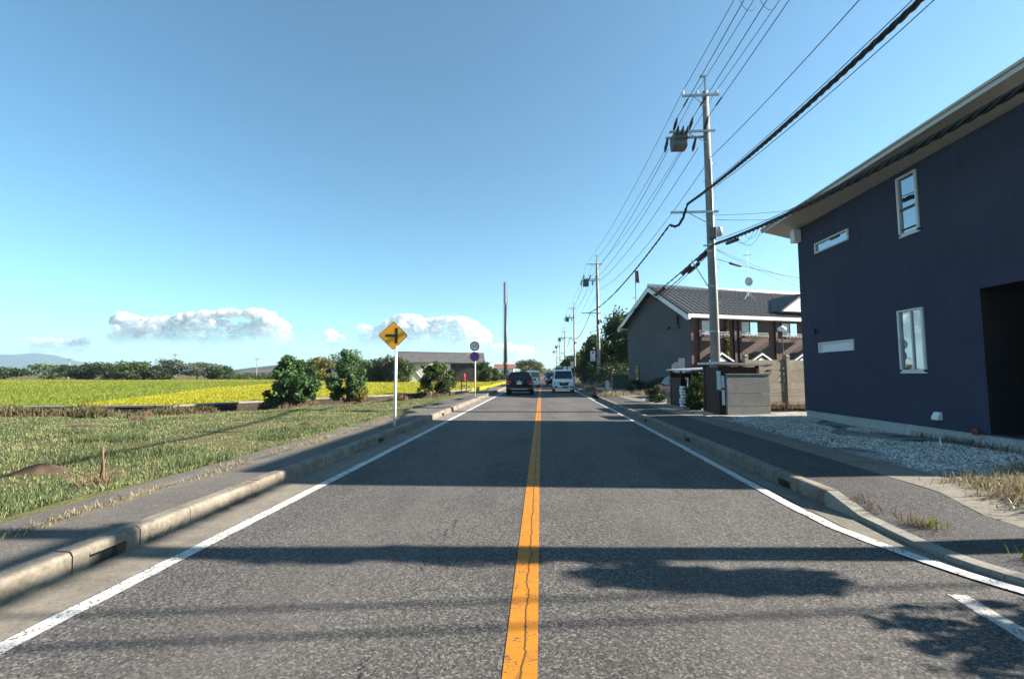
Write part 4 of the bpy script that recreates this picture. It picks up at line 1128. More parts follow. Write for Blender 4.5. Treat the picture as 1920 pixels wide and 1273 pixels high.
rm = thing('rust_mast', 'thin mast with a rust red box near its top behind the apartment gable', 'mast', (8.72, 42, 0))
obj('mast', MB().tube([(0, 0, 0), (0, 0, 11.2)], 0.035, 6), 'steel_dark', rm)
obj('box', MB().prism([(0.02, -0.08, 9.95), (0.34, -0.08, 9.9), (0.26, -0.08, 11.0), (0.0, -0.08, 11.05)], [(0.02, 0.08, 9.95), (0.34, 0.08, 9.9), (0.26, 0.08, 11.0), (0.0, 0.08, 11.05)]), 'rust_red', rm)
obj('bracket', MB().box(-0.3, 0.04, -0.02, 0.02, 8.5, 8.54), 'steel_dark', rm)

# ================================================================== ROAD SIGNS
def text_mesh(txt, size, mat):
    cu = bpy.data.curves.new('lettering', 'FONT')
    cu.body = txt; cu.size = size; cu.align_x = 'CENTER'; cu.align_y = 'CENTER'; cu.extrude = 0.002
    to = bpy.data.objects.new('tmp', cu); COL.objects.link(to)
    bpy.context.view_layer.update()
    me = bpy.data.meshes.new_from_object(to.evaluated_get(bpy.context.evaluated_depsgraph_get()))
    bpy.data.objects.remove(to); bpy.data.curves.remove(cu)
    me.materials.clear(); me.materials.append(MAT[mat])
    return me
ds = thing('junction_warning_sign', 'yellow diamond junction warning sign on a white pole at the footway edge', 'sign', (-3.95, 12.1, 0.15), R(11))
obj('pole', MB().tube([(0, 0.04, -0.1), (0.005, 0.04, 2.75)], 0.038, 12), 'white_metal', ds, True)
def diamond(r, y0, y1, c=(-0.075, 2.455)):
    k = 0.022 * r / 0.385
    cx_, cz_ = c
    pts = []
    for q in range(4):
        a = math.pi / 2 * q
        for dlt in (-k, k):
            ca, sa = math.cos(a), math.sin(a)
            pts.append((cx_ + (r - k) * ca - dlt * sa, cz_ + (r - k) * sa + dlt * ca))
    return MB().prism([(x, y0, z) for x, z in pts], [(x, y1, z) for x, z in pts])
pl = obj('plate', diamond(0.395, -0.008, 0.0), 'sign_black', ds)
obj('face', diamond(0.372, -0.0115, -0.0082), 'sign_yellow', ds)
obj('symbol', MB().box(-0.065 + 0.035, 0.010 + 0.035, -0.0145, -0.0117, 2.245, 2.665).box(-0.28, -0.0305, -0.0145, -0.0117, 2.42, 2.492), 'sign_black', ds)
obj('bracket', MB().box(-0.12, 0.06, 0.001, 0.03, 2.62, 2.65).box(-0.12, 0.06, 0.001, 0.03, 2.26, 2.29), 'galv', ds)
ss = thing('speed_and_parking_sign', 'speed limit roundel above a blue no-parking roundel on a white pole', 'sign', (-4.06, 27.7, 0.15), R(2))
obj('pole', MB().tube([(0, 0.04, -0.1), (0, 0.04, 3.3)], 0.036, 12), 'white_metal', ss, True)
p1 = obj('speed_plate', MB().disc((-0.03, 0.0, 3.10), (0, 1, 0), 0.295, 0.008, 36), 'sign_white', ss)
obj('ring', MB().ring((-0.03, 0, 3.10), 0.222, 0.297, -0.010, -0.0045, 36), 'sign_red', p1)
tm = obj('lettering', text_mesh('50', 0.33, 'navy_text'), None, p1)
tm.matrix_local = Matrix.Translation((-0.03, -0.0075, 3.10)) @ Matrix.Rotation(R(90), 4, 'X')
p2 = obj('parking_plate', MB().disc((-0.03, 0.0, 2.46), (0, 1, 0), 0.295, 0.008, 36), 'sign_blue', ss)
obj('ring', MB().ring((-0.03, 0, 2.46), 0.232, 0.297, -0.010, -0.0045, 36), 'sign_red', p2)
sb = MB().box(-0.235, 0.235, -0.0085, -0.0045, -0.03, 0.03)
so = obj('slash', sb, 'sign_red', p2)
so.matrix_local = Matrix.Translation((-0.03, 0, 2.46)) @ Matrix.Rotation(R(45), 4, 'Y')

# sluice with a red hand wheel housing beside the ditch end
sg = thing('sluice_gate', 'little concrete sluice gate with a red housing on top at the paddy corner', 'sluice', (-6.85, 40, -0.1))
for x in (-0.26, 0.2):
    obj('post', MB().box(x, x + 0.08, -0.06, 0.06, -0.4, 0.95), 'concrete_pale', sg)
obj('beam', MB().box(-0.3, 0.32, -0.08, 0.08, 0.953, 1.04).box(-0.175, 0.195, -0.06, 0.06, 0.55, 0.62), 'concrete_pale', sg)
obj('housing', MB().tube([(0.02, 0, 1.043), (0.02, 0, 1.5), (0.02, 0, 1.68)], [0.13, 0.11, 0.05], 8), 'sign_red', sg)
obj('base_block', MB().box(-0.5, 0.55, -0.3, 0.3, -0.5, 0.12), 'concrete_pale', sg)

# ================================================================== FIELD DETAILS
def mound(loc, rx, ry, h, label, seed):
    rg = random.Random(seed)
    mb = MB()
    def fn(u, v):
        a = 2 * math.pi * u; r = v
        k = 1 + 0.22 * math.sin(3 * a + seed) + 0.12 * math.sin(7 * a + 2 * seed)
        zz = h * (1 - r ** 1.7) * (1 + 0.25 * math.sin(5 * a + seed) * r) - 0.05 * (r > 0.98)
        return (rx * r * k * math.cos(a), ry * r * k * math.sin(a), zz)
    mb.grid(fn, 26, 8)
    o = obj('soil_mound', mb, 'soil', None, True, fix=False)
    o.location = loc
    tag(o, label, 'mound', 'bare soil mounds in the grass field')
mound((-7.95, 6.85, 0.02), 0.36, 0.32, 0.13, 'nearest brown soil mound in the grass close to the dead stalk', 1)
mound((-12.9, 13.9, 0.0), 0.42, 0.35, 0.20, 'pointed dark soil mound before the brown ditch bank', 2)
mound((-13.2, 12.4, 0.0), 0.75, 0.4, 0.11, 'long low soil mound in the middle of the grass', 3)
mound((-15.0, 12.2, 0.0), 0.4, 0.3, 0.09, 'small soil mound left of the long low one', 4)
mound((-6.9, 13.2, 0.0), 0.35, 0.3, 0.14, 'soil mound in the grass near the yellow diamond sign', 5)
mound((-11.6, 14.2, 0.0), 0.3, 0.3, 0.10, 'little soil mound right of the pointed dark one', 6)
# dead stalk with dry weeds at its foot
dk = thing('dead_stalk', 'broken dry plant stalk standing in the grass by the footway', 'dead plant', (-6.12, 6.05, 0.03))
obj('stem', MB().tube([(0, 0, 0), (0.01, 0, 0.3), (-0.005, 0.01, 0.53), (0.01, 0, 0.56)], [0.015, 0.013, 0.012, 0.004], 6), 'straw_stalk', dk)
obj('stem', MB().tube([(0.07, -0.03, 0), (0.04, -0.01, 0.25), (0.0, 0.0, 0.48)], [0.013, 0.011, 0.008], 6), 'straw_stalk', dk)
mb = MB(); rg = random.Random(3)
for k in range(60):
    a = rg.uniform(0, 6.28); l = rg.uniform(0.1, 0.34)
    x0, y0 = rg.gauss(0.03, 0.10), rg.gauss(-0.02, 0.10)
    mb.tube([(x0, y0, 0), (x0 + math.cos(a) * l * 0.4, y0 + math.sin(a) * l * 0.4, l * 0.6), (x0 + math.cos(a) * l * 0.8, y0 + math.sin(a) * l * 0.8, l * 0.55)], [0.005, 0.004, 0.002], 3)
obj('dry_sprays', mb, 'straw_stalk', dk)
# dry grass in footway cracks and by the lot corner; green tufts on the right footway
def tuft_field(name, centres, n_, spread, h, w, mat, seed, label, lean=0.9, zf=None):
    r_ = np.random.default_rng(seed)
    C = np.array(centres, float)
    k = r_.integers(0, len(C), n_)
    P_ = np.zeros((n_, 3)); P_[:, :2] = C[k, :2] + r_.normal(0, 1, (n_, 2)) * np.array(spread)
    P_[:, 2] = C[k, 2]
    o = obj(name, blades(name, P_, h * r_.uniform(0.4, 1.3, n_), np.full(n_, w), r_.random(n_), mat, seed, lean), None)
    return stuff(o, label, 'grass')
rg = random.Random(6)
cr = []
for yy_ in np.arange(1.5, 17, 0.42):
    if rg.random() < 0.75:
        cr.append((-4.72 + rg.uniform(-0.12, 0.12), yy_, 0.155))
tuft_field('crack_grass', cr, 2600, (0.05, 0.20), 0.07, 0.006, 'straw_pale', 41, 'pale dry grass lying along the crack of the left footway', 0.98)
tuft_field('lot_straw', [(5.45 + a * 1.9, 5.3 + a * 1.1 + b * 1.0, 0.165) for a in (0, .25, .5, .75, 1) for b in (0.0, .4, .8)], 5200, (0.20, 0.17), 0.13, 0.009, 'straw_pale', 42, 'dry straw patch at the corner of the gravel lot', 0.95)
tuft_field('kerb_tufts', [(3.72, 4.95, 0.055), (3.75, 4.85, 0.055), (3.66, 5.35, 0.08), (3.62, 5.55, 0.11)], 150, (0.05, 0.07), 0.13, 0.006, 'straw', 43, 'dry tufts behind the dropped kerb', 0.9)
tuft_field('green_tufts', [(3.86, 4.86, 0.055), (3.95, 4.02, 0.055)], 90, (0.04, 0.05), 0.14, 0.007, 'rice_green', 44, 'small green weeds at the edge of the right footway', 0.9)
tuft_field('foundation_weeds', [(8.2, 10.4, 0.17), (8.22, 10.0, 0.17), (8.25, 9.6, 0.17), (8.2, 9.0, 0.17), (8.1, 8.6, 0.17)], 420, (0.07, 0.22), 0.17, 0.007, 'straw', 45, 'brownish weeds along the house foundation', 0.6)
tuft_field('gap_straw', [(8.5, 17.5, 0.12), (8.9, 17.55, 0.12), (9.3, 17.6, 0.12), (9.8, 17.6, 0.12)], 1500, (0.2, 0.10), 0.36, 0.012, 'straw', 46, 'tall straw at the foot of the tan wall', 0.6)
tuft_field('kerb_straw', [(4.0, 28.3, 0.15), (4.4, 28.5, 0.15), (3.8, 31.5, 0.15), (5.2, 29.5, 0.15), (6.4, 30.2, 0.15), (7.2, 31.0, 0.15), (4.2, 40, 0.15), (4.4, 41, 0.15)], 1800, (0.25, 0.35), 0.35, 0.02, 'straw_pale', 47, 'pale straw on the kerb near the driveway gap', 0.7)
tuft_field('gutter_weeds', [(-3.66, 4.2, 0.02), (-3.66, 5.1, 0.02), (-3.65, 5.6, 0.02), (-3.67, 9, 0.02), (-3.67, 12, 0.02)], 240, (0.02, 0.14), 0.07, 0.005, 'straw', 48, 'small dry weeds at the foot of the left kerb', 0.9)

# ================================================================== UTILITY POLES AND WIRES
POLES = [(7.3, -9.0), (7.24, 19.4), (5.95, 47.5), (5.85, 80.0), (5.80, 112.0), (6.05, 146.0), (6.2, 180.0)]
def utility_pole(label, loc, full=True):
    t = thing('utility_pole', label, 'utility pole', (loc[0], loc[1], 0.1), 0.0, 'utility poles along the right side of the road')
    obj('shaft', MB().tube([(0, 0, -0.3), (0, 0, 4), (-0.03, 0, 9), (-0.06, 0, 13.7)], [0.20, 0.182, 0.155, 0.125], 16), 'pole', t, True)
    obj('top_rod', MB().box(-0.09, -0.03, -0.03, 0.03, 13.72, 14.45).box(-0.27, -0.091, -0.03, 0.03, 14.36, 14.45), 'galv', t)
    def arm(x0, x1, z, dbl=False):
        mb = MB().box(x0, x1, -0.20, -0.13, z - 0.045, z + 0.045)
        a = obj('crossarm', mb, 'galv', t)
        if dbl:
            obj('crossarm', MB().box(x0 - 0.06, x1 - 0.1, 0.17, 0.24, z - 0.12, z - 0.03), 'galv', t)
        obj('arm_brace', MB().tube([(-0.06, -0.15, z - 0.55), ((x0 * 0.55), -0.165, z - 0.05)], 0.018, 5), 'galv', t)
        return a
    arm(-1.10, 0.46, 13.45); arm(-1.68, 0.24, 11.85, True); arm(-1.72, 0.26, 8.30)
    for x in (-1.05, -0.45, 0.38):
        obj('insulator', MB().tube([(x, -0.165, 13.5), (x, -0.165, 13.56), (x, -0.165, 13.60), (x, -0.165, 13.68)], [0.03, 0.05, 0.035, 0.045], 8), 'insul_white', t)
    for x in (-1.5, -0.85, -0.22):
        obj('insulator', MB().tube([(x, -0.2, 11.92), (x + 0.03, -0.42, 12.10), (x + 0.05, -0.55, 12.26)], [0.05, 0.075, 0.03], 8), 'insul', t)
    for x in (-1.66, -0.45):
        obj('insulator', MB().tube([(x, 0.2, 11.72), (x - 0.02, 0.45, 11.45), (x - 0.03, 0.55, 11.30)], [0.05, 0.075, 0.03], 8), 'insul', t)
    # transformer: ribbed tank with a rounded belly and three bushings
    tk = MB()
    sec = [(-0.30, 0.30), (0.30, 0.30), (0.34, 0.0), (0.30, -0.32), (0.20, -0.46), (-0.20, -0.46), (-0.30, -0.32), (-0.34, 0.0)]
    tk.prism([(-1.24 - 0.29, y_, 11.52 + z_ * 0.86) for y_, z_ in sec], [(-1.24 + 0.29, y_, 11.52 + z_ * 0.86) for y_, z_ in sec])
    tr = obj('transformer', tk, 'transformer', t, bevel=0.03)
    for k in range(3):
        x = -1.42 + 0.2 * k
        obj('bushing', MB().tube([(x, -0.30, 11.66), (x + 0.03, -0.40, 11.80), (x + 0.06, -0.44, 11.96)], [0.05, 0.06, 0.025], 7), 'insul', tr)
    obj('band', MB().box(-1.54, -0.94, -0.36, -0.341, 11.42, 11.50), 'steel_dark', tr)
    obj('junction_box', MB().tube([(0.32, -0.02, 7.28), (0.32, -0.02, 7.62), (0.32, -0.02, 7.67)], [0.14, 0.14, 0.10], 10), 'galv', t, True)
    obj('control_box', MB().box(-0.18, 0.10, -0.34, -0.19, 7.1, 7.6), 'transformer', t, bevel=0.02)
    obj('guard_pipe', MB().tube([(0.05, -0.20, 0.1), (0.04, -0.19, 5.5), (0.0, -0.165, 10.6)], 0.035, 8), 'galv', t, True)
    for z in (3.2, 5.1, 6.6, 6.9, 9.4, 10.4):
        obj('band', MB().tube([(-0.01, 0, z), (-0.01, 0, z + 0.06)], 0.215 - 0.006 * z, 14), 'galv', t)
    mb = MB()
    for k in range(12):
        z = 2.2 + k * 0.75
        sx = 1 if k % 2 else -1
        obj('step_bolt', MB().tube([(sx * 0.15, 0, z), (sx * 0.30, 0, z)], 0.011, 5), 'galv', t)
    obj('cable_bracket', MB().box(-0.42, -0.10, -0.26, -0.2, 6.80, 6.86), 'galv', t)
    obj('stay_arm', MB().tube([(-0.9, -0.1, 6.25), (-0.14, -0.05, 5.0)], 0.02, 5), 'galv', t)
    return t
pole_labels = ['utility pole standing behind the camera at the near end of the wires', 'tall concrete utility pole with a transformer beside the brown hut', 'second utility pole down the road with a white plate, before the big trees', 'third utility pole down the road beside the dark conifers', 'fourth utility pole down the road, far and thin', 'fifth utility pole down the road, just above the oncoming van', 'farthest utility pole of the row down the road']
pole0 = None
for k, (p, lb) in enumerate(zip(POLES, pole_labels)):
    if pole0 is None:
        pole0 = utility_pole(lb, p)
    else:
        q = copy_tree(pole0)
        q.location = (p[0], p[1], 0.1 if k < 2 else (-0.45 if k < 4 else -1.6))
        q['label'] = lb
PZ = [0.1, 0.1, -0.45, -0.45, -1.6, -1.6, -1.6]

def span(a, b, sag, nseg=14):
    a, b = Vector(a), Vector(b)
    return [a.lerp(b, i / nseg) - Vector((0, 0, sag * 4 * (i / nseg) * (1 - i / nseg))) for i in range(nseg + 1)]
def run(dx, dz, sag0=0.9, k0=0, k1=6, dy=0.0):
    pts = []
    for k in range(k0, k1):
        A_ = (POLES[k][0] + dx, POLES[k][1] + dy, PZ[k] + dz); B_ = (POLES[k + 1][0] + dx, POLES[k + 1][1] + dy, PZ[k + 1] + dz)
        s_ = span(A_, B_, sag0 * (1.0 if k == 0 else 1.1))
        pts += s_ if not pts else s_[1:]
    return pts
def wire(pts, r, label, group='overhead wires between the utility poles', name='overhead_wire', n=5):
    return tag(obj(name, MB().tube(pts, r, n), 'rubber', None, True), label, 'wire', group)
wire(run(-1.05, 13.7, 0.55), 0.012, 'topmost thin overhead wire on the outer end of the top crossarm')
wire(run(-0.45, 13.68, 0.6), 0.012, 'thin overhead wire at the middle of the top crossarm')
wire(run(0.38, 13.68, 0.6), 0.012, 'thin overhead wire on the house-side end of the top crossarm')
for k, (x, w_) in enumerate(((-1.46, 'outer'), (-0.81, 'middle'), (-0.18, 'inner'))):
    a_ = span((POLES[0][0] + x, POLES[0][1], PZ[0] + 12.9), (POLES[1][0] + x, POLES[1][1] - 0.55, PZ[1] + 12.24), 0.5)
    wire(a_, 0.014, 'near overhead line ending at the %s black insulator above the transformer' % w_)
    b_ = run(x - 0.1, 11.4, 0.7, 1, 6, 0.4)
    wire(b_, 0.014, 'far overhead line leaving the %s side of the transformer arm' % w_)
    cl_ = [a_[-1] + (a_[-4] - a_[-1]) * f_ for f_ in (0.15, 0.24)]
    tag(obj('wire_sleeve', MB().tube(cl_, 0.035, 6), 'rubber'), 'small black sleeve on the %s near line by the transformer' % w_, 'sleeve')
wire(run(0.10, 10.75, 0.8), 0.013, 'single overhead wire passing the pole below the transformer')
wire(run(0.12, 9.6, 0.8, 0, 1), 0.011, 'upper of two thin wires rising above the thick cable')
wire(run(0.12, 9.35, 0.95, 0, 1), 0.011, 'lower of two thin wires just above the thick cable')
# small jumper loops between the lines
for k, (f_, z) in enumerate(((0.63, 13.0), (0.80, 12.9))):
    yy_ = -9 + 28.4 * f_
    for q, (xa, xb) in enumerate(((-1.05, -0.45), (-0.45, 0.2))):
        pts = span((7.27 + xa, yy_, z + 0.25), (7.27 + xb, yy_ + 0.15, z + 0.2), 0.28, 8)
        wire(pts, 0.008, 'thin sagging jumper loop between wires, %s' % ('upper pair nearest the frame top' if k == 0 else 'lower pair nearer the pole') + (', left half' if q == 0 else ', right half'), 'jumper loops between the wires', 'jumper_wire', 4)
# twisted bundles
def bundle(name, pts, r, twist, label, strands=3, cr=None, rs=5):
    t = thing(name, label, 'cable', tuple(pts[0]), 0.0, 'cable bundles between the utility poles')
    o_ = Vector(pts[0])
    P_ = [Vector(p) for p in pts]
    dens = []
    for a, b in zip(P_, P_[1:]):
        k = max(1, int((b - a).length / 0.14)) if (a - Vector((0, 0, 1.5))).length < 32 else 2
        for i in range(k):
            dens.append(a.lerp(b, i / k))
    dens.append(P_[-1])
    acc = 0.0; ang = [0.0]
    for a, b in zip(dens, dens[1:]):
        acc += (b - a).length; ang.append(acc / twist * 2 * math.pi)
    for s_ in range(strands):
        q = []
        for i, p in enumerate(dens):
            t_ = (dens[min(i + 1, len(dens) - 1)] - dens[max(0, i - 1)]).normalized()
            u_ = t_.cross(Vector((0, 0, 1)))
            u_ = u_.normalized() if u_.length > 1e-4 else Vector((1, 0, 0))
            v_ = u_.cross(t_)
            an = ang[i] + 2 * math.pi * s_ / strands
            q.append(p + u_ * math.cos(an) * r + v_ * math.sin(an) * r - o_)
        obj('strand', MB().tube(q, cr or r * 0.95, rs), 'rubber', t, True)
    return t
p0, p1, p2 = POLES[0], POLES[1], POLES[2]
near = span((p0[0] - 0.95, p0[1], 8.75), (p1[0] - 1.02, p1[1] - 0.25, 8.72), 1.05, 20)
loop = [(p1[0] - 1.10, p1[1] - 0.22, 8.50), (p1[0] - 1.22, p1[1] - 0.18, 8.12), (p1[0] - 1.38, p1[1] - 0.1, 7.86), (p1[0] - 1.52, p1[1] + 0.0, 7.84), (p1[0] - 1.66, p1[1] + 0.2, 7.98)]
bundle('thick_cable', near + [Vector(q) for q in loop], 0.034, 0.75, 'thick twisted black cable sweeping from the top right to the pole', 3)
far_ = span((p1[0] - 1.66, p1[1] + 0.2, 7.98), (p2[0] - 0.8, p2[1], 7.95), 0.55) + run(-0.8, 8.4, 1.3, 2, 6)[1:]
bundle('thick_cable', far_, 0.026, 1.2, 'thick black cable running from the pole down the road', 2)
cnear = span((p0[0] + 0.05, p0[1], 7.0), (p1[0] - 0.02, p1[1] - 0.24, 6.95), 1.12, 20)
bundle('communication_cable', cnear, 0.036, 0.9, 'thick black communication cable crossing before the navy house eave', 3)
wire([p + Vector((0.02, 0, 0.17 - 0.1 * math.sin(i / 20 * math.pi))) for i, p in enumerate(cnear)], 0.012, 'thin messenger wire just above the communication cable', 'overhead wires between the utility poles')
cf1 = span((p1[0] - 0.1, p1[1] - 0.24, 6.92), (p2[0] - 0.85, p2[1], 5.85), 0.6) + run(-0.5, 6.4, 1.0, 2, 6)[1:]
bundle('communication_cable', cf1, 0.020, 1.2, 'upper communication cable leaving the pole over the tiled roof', 2)
cf2 = span((p1[0] - 0.05, p1[1] - 0.24, 6.78), (p2[0] - 0.05, p2[1], 4.75), 0.3) + run(-0.1, 5.2, 1.2, 2, 6)[1:]
bundle('communication_cable', cf2, 0.016, 1.2, 'lower communication cable leaving the pole over the tiled roof', 2)
wire(span((p1[0] - 0.05, p1[1] - 0.2, 6.7), (p2[0] + 0.05, p2[1], 4.35), 0.35), 0.014, 'lowest thin line from the pole over the tiled roof')
def closure(a, b, r, label):
    a, b = Vector(a), Vector(b); d = b - a
    t = thing('splice_closure', label, 'closure', tuple(a), 0.0, 'black splice closures on the cables')
    obj('case', MB().tube([Vector((0, 0, 0)), d * 0.06, d * 0.12, d * 0.88, d * 0.94, d], [r * 0.35, r * 0.8, r, r, r * 0.8, r * 0.35], 8), 'rubber', t, True)
    obj('hanger', MB().tube([d * 0.2, d * 0.2 + Vector((0, 0, r * 2.2))], 0.008, 4).tube([d * 0.8, d * 0.8 + Vector((0, 0, r * 2.2))], 0.008, 4), 'steel_dark', t)
def on(pts, f_):
    i = min(len(pts) - 2, int(f_ * (len(pts) - 1))); g = f_ * (len(pts) - 1) - i
    return Vector(pts[i]).lerp(Vector(pts[i + 1]), g)
dn = Vector((0, 0, -0.12))
c1 = cf1[:15]
closure(on(c1, 0.015) + dn, on(c1, 0.05) + dn, 0.11, 'biggest black closure on the cable touching the left of the pole')
closure(on(c1, 0.075) + dn, on(c1, 0.115) + dn, 0.10, 'second black closure on the cable left of the pole')
closure(on(c1, 0.20) + dn, on(c1, 0.26) + dn, 0.09, 'black closure farthest along the cable above the roof ridge')
c2 = cf2[:15]
closure(on(c2, 0.05) + dn * 0.8, on(c2, 0.10) + dn * 0.8, 0.08, 'black closure on the lower cable left of the pole')
closure(on(cnear, 0.955) + dn * 1.1, on(cnear, 0.915) + dn * 1.1, 0.07, 'long black closure under the cable between pole and house eave')
# sagging loops under the near cable by the eave
for k, (fa, fb, sg_) in enumerate(((0.93, 0.87, 0.35), (0.92, 0.85, 0.5), (0.90, 0.86, 0.28))):
    wire(span(on(cnear, fa), on(cnear, fb), sg_, 10), 0.007, ['middle', 'longest', 'shortest'][k] + ' thin slack loop under the communication cable by the eave', 'slack loops under the communication cable', 'slack_loop', 4)
# service drops to the right
for k, (z0, x1, y1, z1, lb) in enumerate(((8.2, 15.5, 20.2, 9.5, 'upper thin service wire from the pole towards the house roof'), (8.0, 15.5, 20.4, 9.0, 'second thin service wire from the pole towards the house roof'), (6.75, 20, 31.0, 6.9, 'upper pale service wire from the pole past the house corner'), (6.7, 20, 31.2, 6.5, 'second pale service wire from the pole past the house corner'))):
    wire(span((p1[0] + 0.15, p1[1], z0 + 0.1), (x1, y1, z1), 0.25), 0.009, lb, 'service wires from the big pole')
sv = span((p1[0] + 0.15, p1[1] + 0.1, 6.45), (14.0, 21.5, 5.6), 0.12)
wire(sv, 0.012, 'lowest service wire from the pole with a black closure on it', 'service wires from the big pole')
closure(on(sv, 0.10) + Vector((0, 0, -0.03)), on(sv, 0.19) + Vector((0, 0, -0.03)), 0.055, 'flat black closure on the service wire right of the pole')
# white plate on the second pole
pl2 = thing('pole_plate', 'white advertising plate hung on the second utility pole', 'sign', (5.32, 47.3, 2.85))
obj('board', MB().box(-0.25, 0.25, -0.02, 0.02, 0, 1.05), 'sign_white', pl2)
obj('emblem', MB().disc((0.0, -0.025, 0.86), (0, 1, 0), 0.11, 0.006, 16), 'sign_red', pl2)
obj('print', MB().box(-0.16, 0.16, -0.024, -0.0205, 0.10, 0.13).box(-0.16, 0.12, -0.024, -0.0205, 0.2, 0.23), 'navy_text', pl2)
obj('strap', MB().box(0.253, 0.5, -0.012, 0.012, 0.2, 0.24).box(0.253, 0.5, -0.012, 0.012, 0.8, 0.84), 'galv', pl2)
pl3 = thing('pole_plate', 'pale plate on the third utility pole before the dark trees', 'sign', (5.35, 79.6, 2.5))
obj('board', MB().box(-0.28, 0.28, -0.02, 0.02, 0, 1.15), 'notice', pl3)
for k, x in enumerate((5.0, 5.75)):
    t = thing('roadside_board', ('left of the two' if k == 0 else 'right of the two') + ' small pale boards above the oncoming van roof', 'sign', (x - 1.2, 74, 0.1))
    obj('board', MB().box(-0.28, 0.28, -0.02, 0.02, 1.6, 2.6), 'notice', t)
    obj('post', MB().tube([(0, 0.05, 0), (0, 0.05, 2.5)], 0.04, 6), 'galv', t)

# side pole, added leaf clumps and drops near the camera on the right: they throw the foreground shadows
sp = thing('corner_pole', 'bare concrete pole at the side road corner, throwing the foreground shadow band', 'utility pole', (8.0, 4.62, 0.1))
obj('shaft', MB().tube([(0, 0, -0.3), (0, 0, 9.5)], [0.17, 0.13], 14), 'pole', sp, True)
obj('arm', MB().box(-0.05, 0.05, -1.75, 0.3, 6.38, 6.48), 'galv', sp)
obj('shadow_leaves', leaves_mesh('shadow_leaves', [(0.04 * (k % 3) - 0.04, -0.05 + 0.05 * math.sin(k * 1.7), 3.9 + 0.2 * k, 0.24, 0.20 - 0.05 * abs(k - 4) / 4, 0.2) for k in range(9)] + [(0.0, -0.50 - 0.05 * math.sin(k), 3.12 + 0.14 * k, 0.26, 0.24, 0.17) for k in range(6)] + [(0, -0.2, 3.75, 0.1, 0.2, 0.1)], 2600, 0.06, 115, 'leaf_mid', shell=0.9), None, sp)  # unseen leaf clumps, added and shaped for the ragged foreground shadow
obj('cable', MB().tube([(-0.16, 0.05, 0), (-0.15, 0.06, 3), (-0.12, 0.12, 4.4), (-0.12, 0.10, 5.4), (-0.12, 0, 6.4)], 0.045, 7), 'rubber', sp)
sp2 = thing('service_pole', 'slim steel service pole on the plot beyond the side road corner', 'utility pole', (17.5, 4.6, 0.1))
obj('shaft', MB().tube([(0, 0, -0.2), (0, 0, 7)], 0.06, 10), 'galv', sp2)
wire(span((8.0, 3.50, 6.6), (17.5, 4.75, 6.7), 0.12), 0.028, 'upper service drop from the corner pole arm', 'service drops at the side road corner')
wire(span((8.0, 3.12, 6.6), (17.5, 4.5, 6.6), 0.12), 0.028, 'lower service drop from the corner pole arm', 'service drops at the side road corner')

# ================================================================== VEHICLES
def loft(stations, ring):
    mb = MB(); n_ = None
    for st in stations:
        r_ = ring(*st); n_ = len(r_); mb.v += r_
    for i in range(len(stations) - 1):
        for k in range(n_):
            mb.f.append((i * n_ + k, i * n_ + (k + 1) % n_, (i + 1) * n_ + (k + 1) % n_, (i + 1) * n_ + k))
    mb.f.append(tuple(range(n_))); mb.f.append(tuple(range((len(stations) - 1) * n_, len(stations) * n_)))
    return mb
def body_ring(y, w, zl, zt):
    h = zt - zl
    half = [(0.80 * w, zl), (0.97 * w, zl + 0.10 * h), (w, zl + 0.38 * h), (0.985 * w, zl + 0.74 * h), (0.93 * w, zl + 0.95 * h), (0.80 * w, zt)]
    return [(x, y, z) for x, z in half] + [(-x, y, z) for x, z in reversed(half)]
def cab_ring(y, wb, zb, wt, zt):
    half = [(wb, zb), (wb + (wt - wb) * 0.82, zb + (zt - zb) * 0.82), (wt - 0.03, zt - 0.02), (wt - 0.12, zt)]
    return [(x, y, z) for x, z in half] + [(-x, y, z) for x, z in reversed(half)]
def car(name, label, group, spec, paint_):
    t = thing(name, label, 'car', (0, 0, 0), 0.0, group)
    obj('body', loft(spec['body'], body_ring), paint_, t, True, bevel=0.02)
    cab = obj('cabin', loft(spec['cab'], cab_ring), paint_, t, True, bevel=0.02)
    def pane(pts, nm='window'):
        """thin slab over four points of the cabin, pushed a little outwards"""
        P_ = [Vector(p) for p in pts]
        nr = (P_[1] - P_[0]).cross(P_[3] - P_[0]).normalized()
        ctr = sum(P_, Vector()) / 4
        if nr.dot(ctr - Vector((0, 0, spec['zc']))) < 0: nr = -nr
        obj(nm, MB().prism([p + nr * 0.012 for p in P_], [p + nr * 0.03 for p in P_]), 'car_glass', cab)
    for nm, pts in spec['panes']:
        pane(pts, nm)
    for (x, y_, r_, wd) in spec['wheels']:
        s_ = 1 if x > 0 else -1
        w_ = obj('wheel', MB().tube([(x - s_ * wd, y_, r_), (x - s_ * wd * 0.9, y_, r_), (x - s_ * 0.02, y_, r_), (x, y_, r_)], [r_ * 0.92, r_, r_, r_ * 0.92], 18), 'rubber', t, True)
        obj('rim', MB().tube([(x, y_, r_), (x + s_ * 0.015, y_, r_)], r_ * 0.62, 14), 'chrome', w_)
    for nm, mt, mb in spec['bits']:
        obj(nm, mb, mt, t, bevel=0.008)
    return t
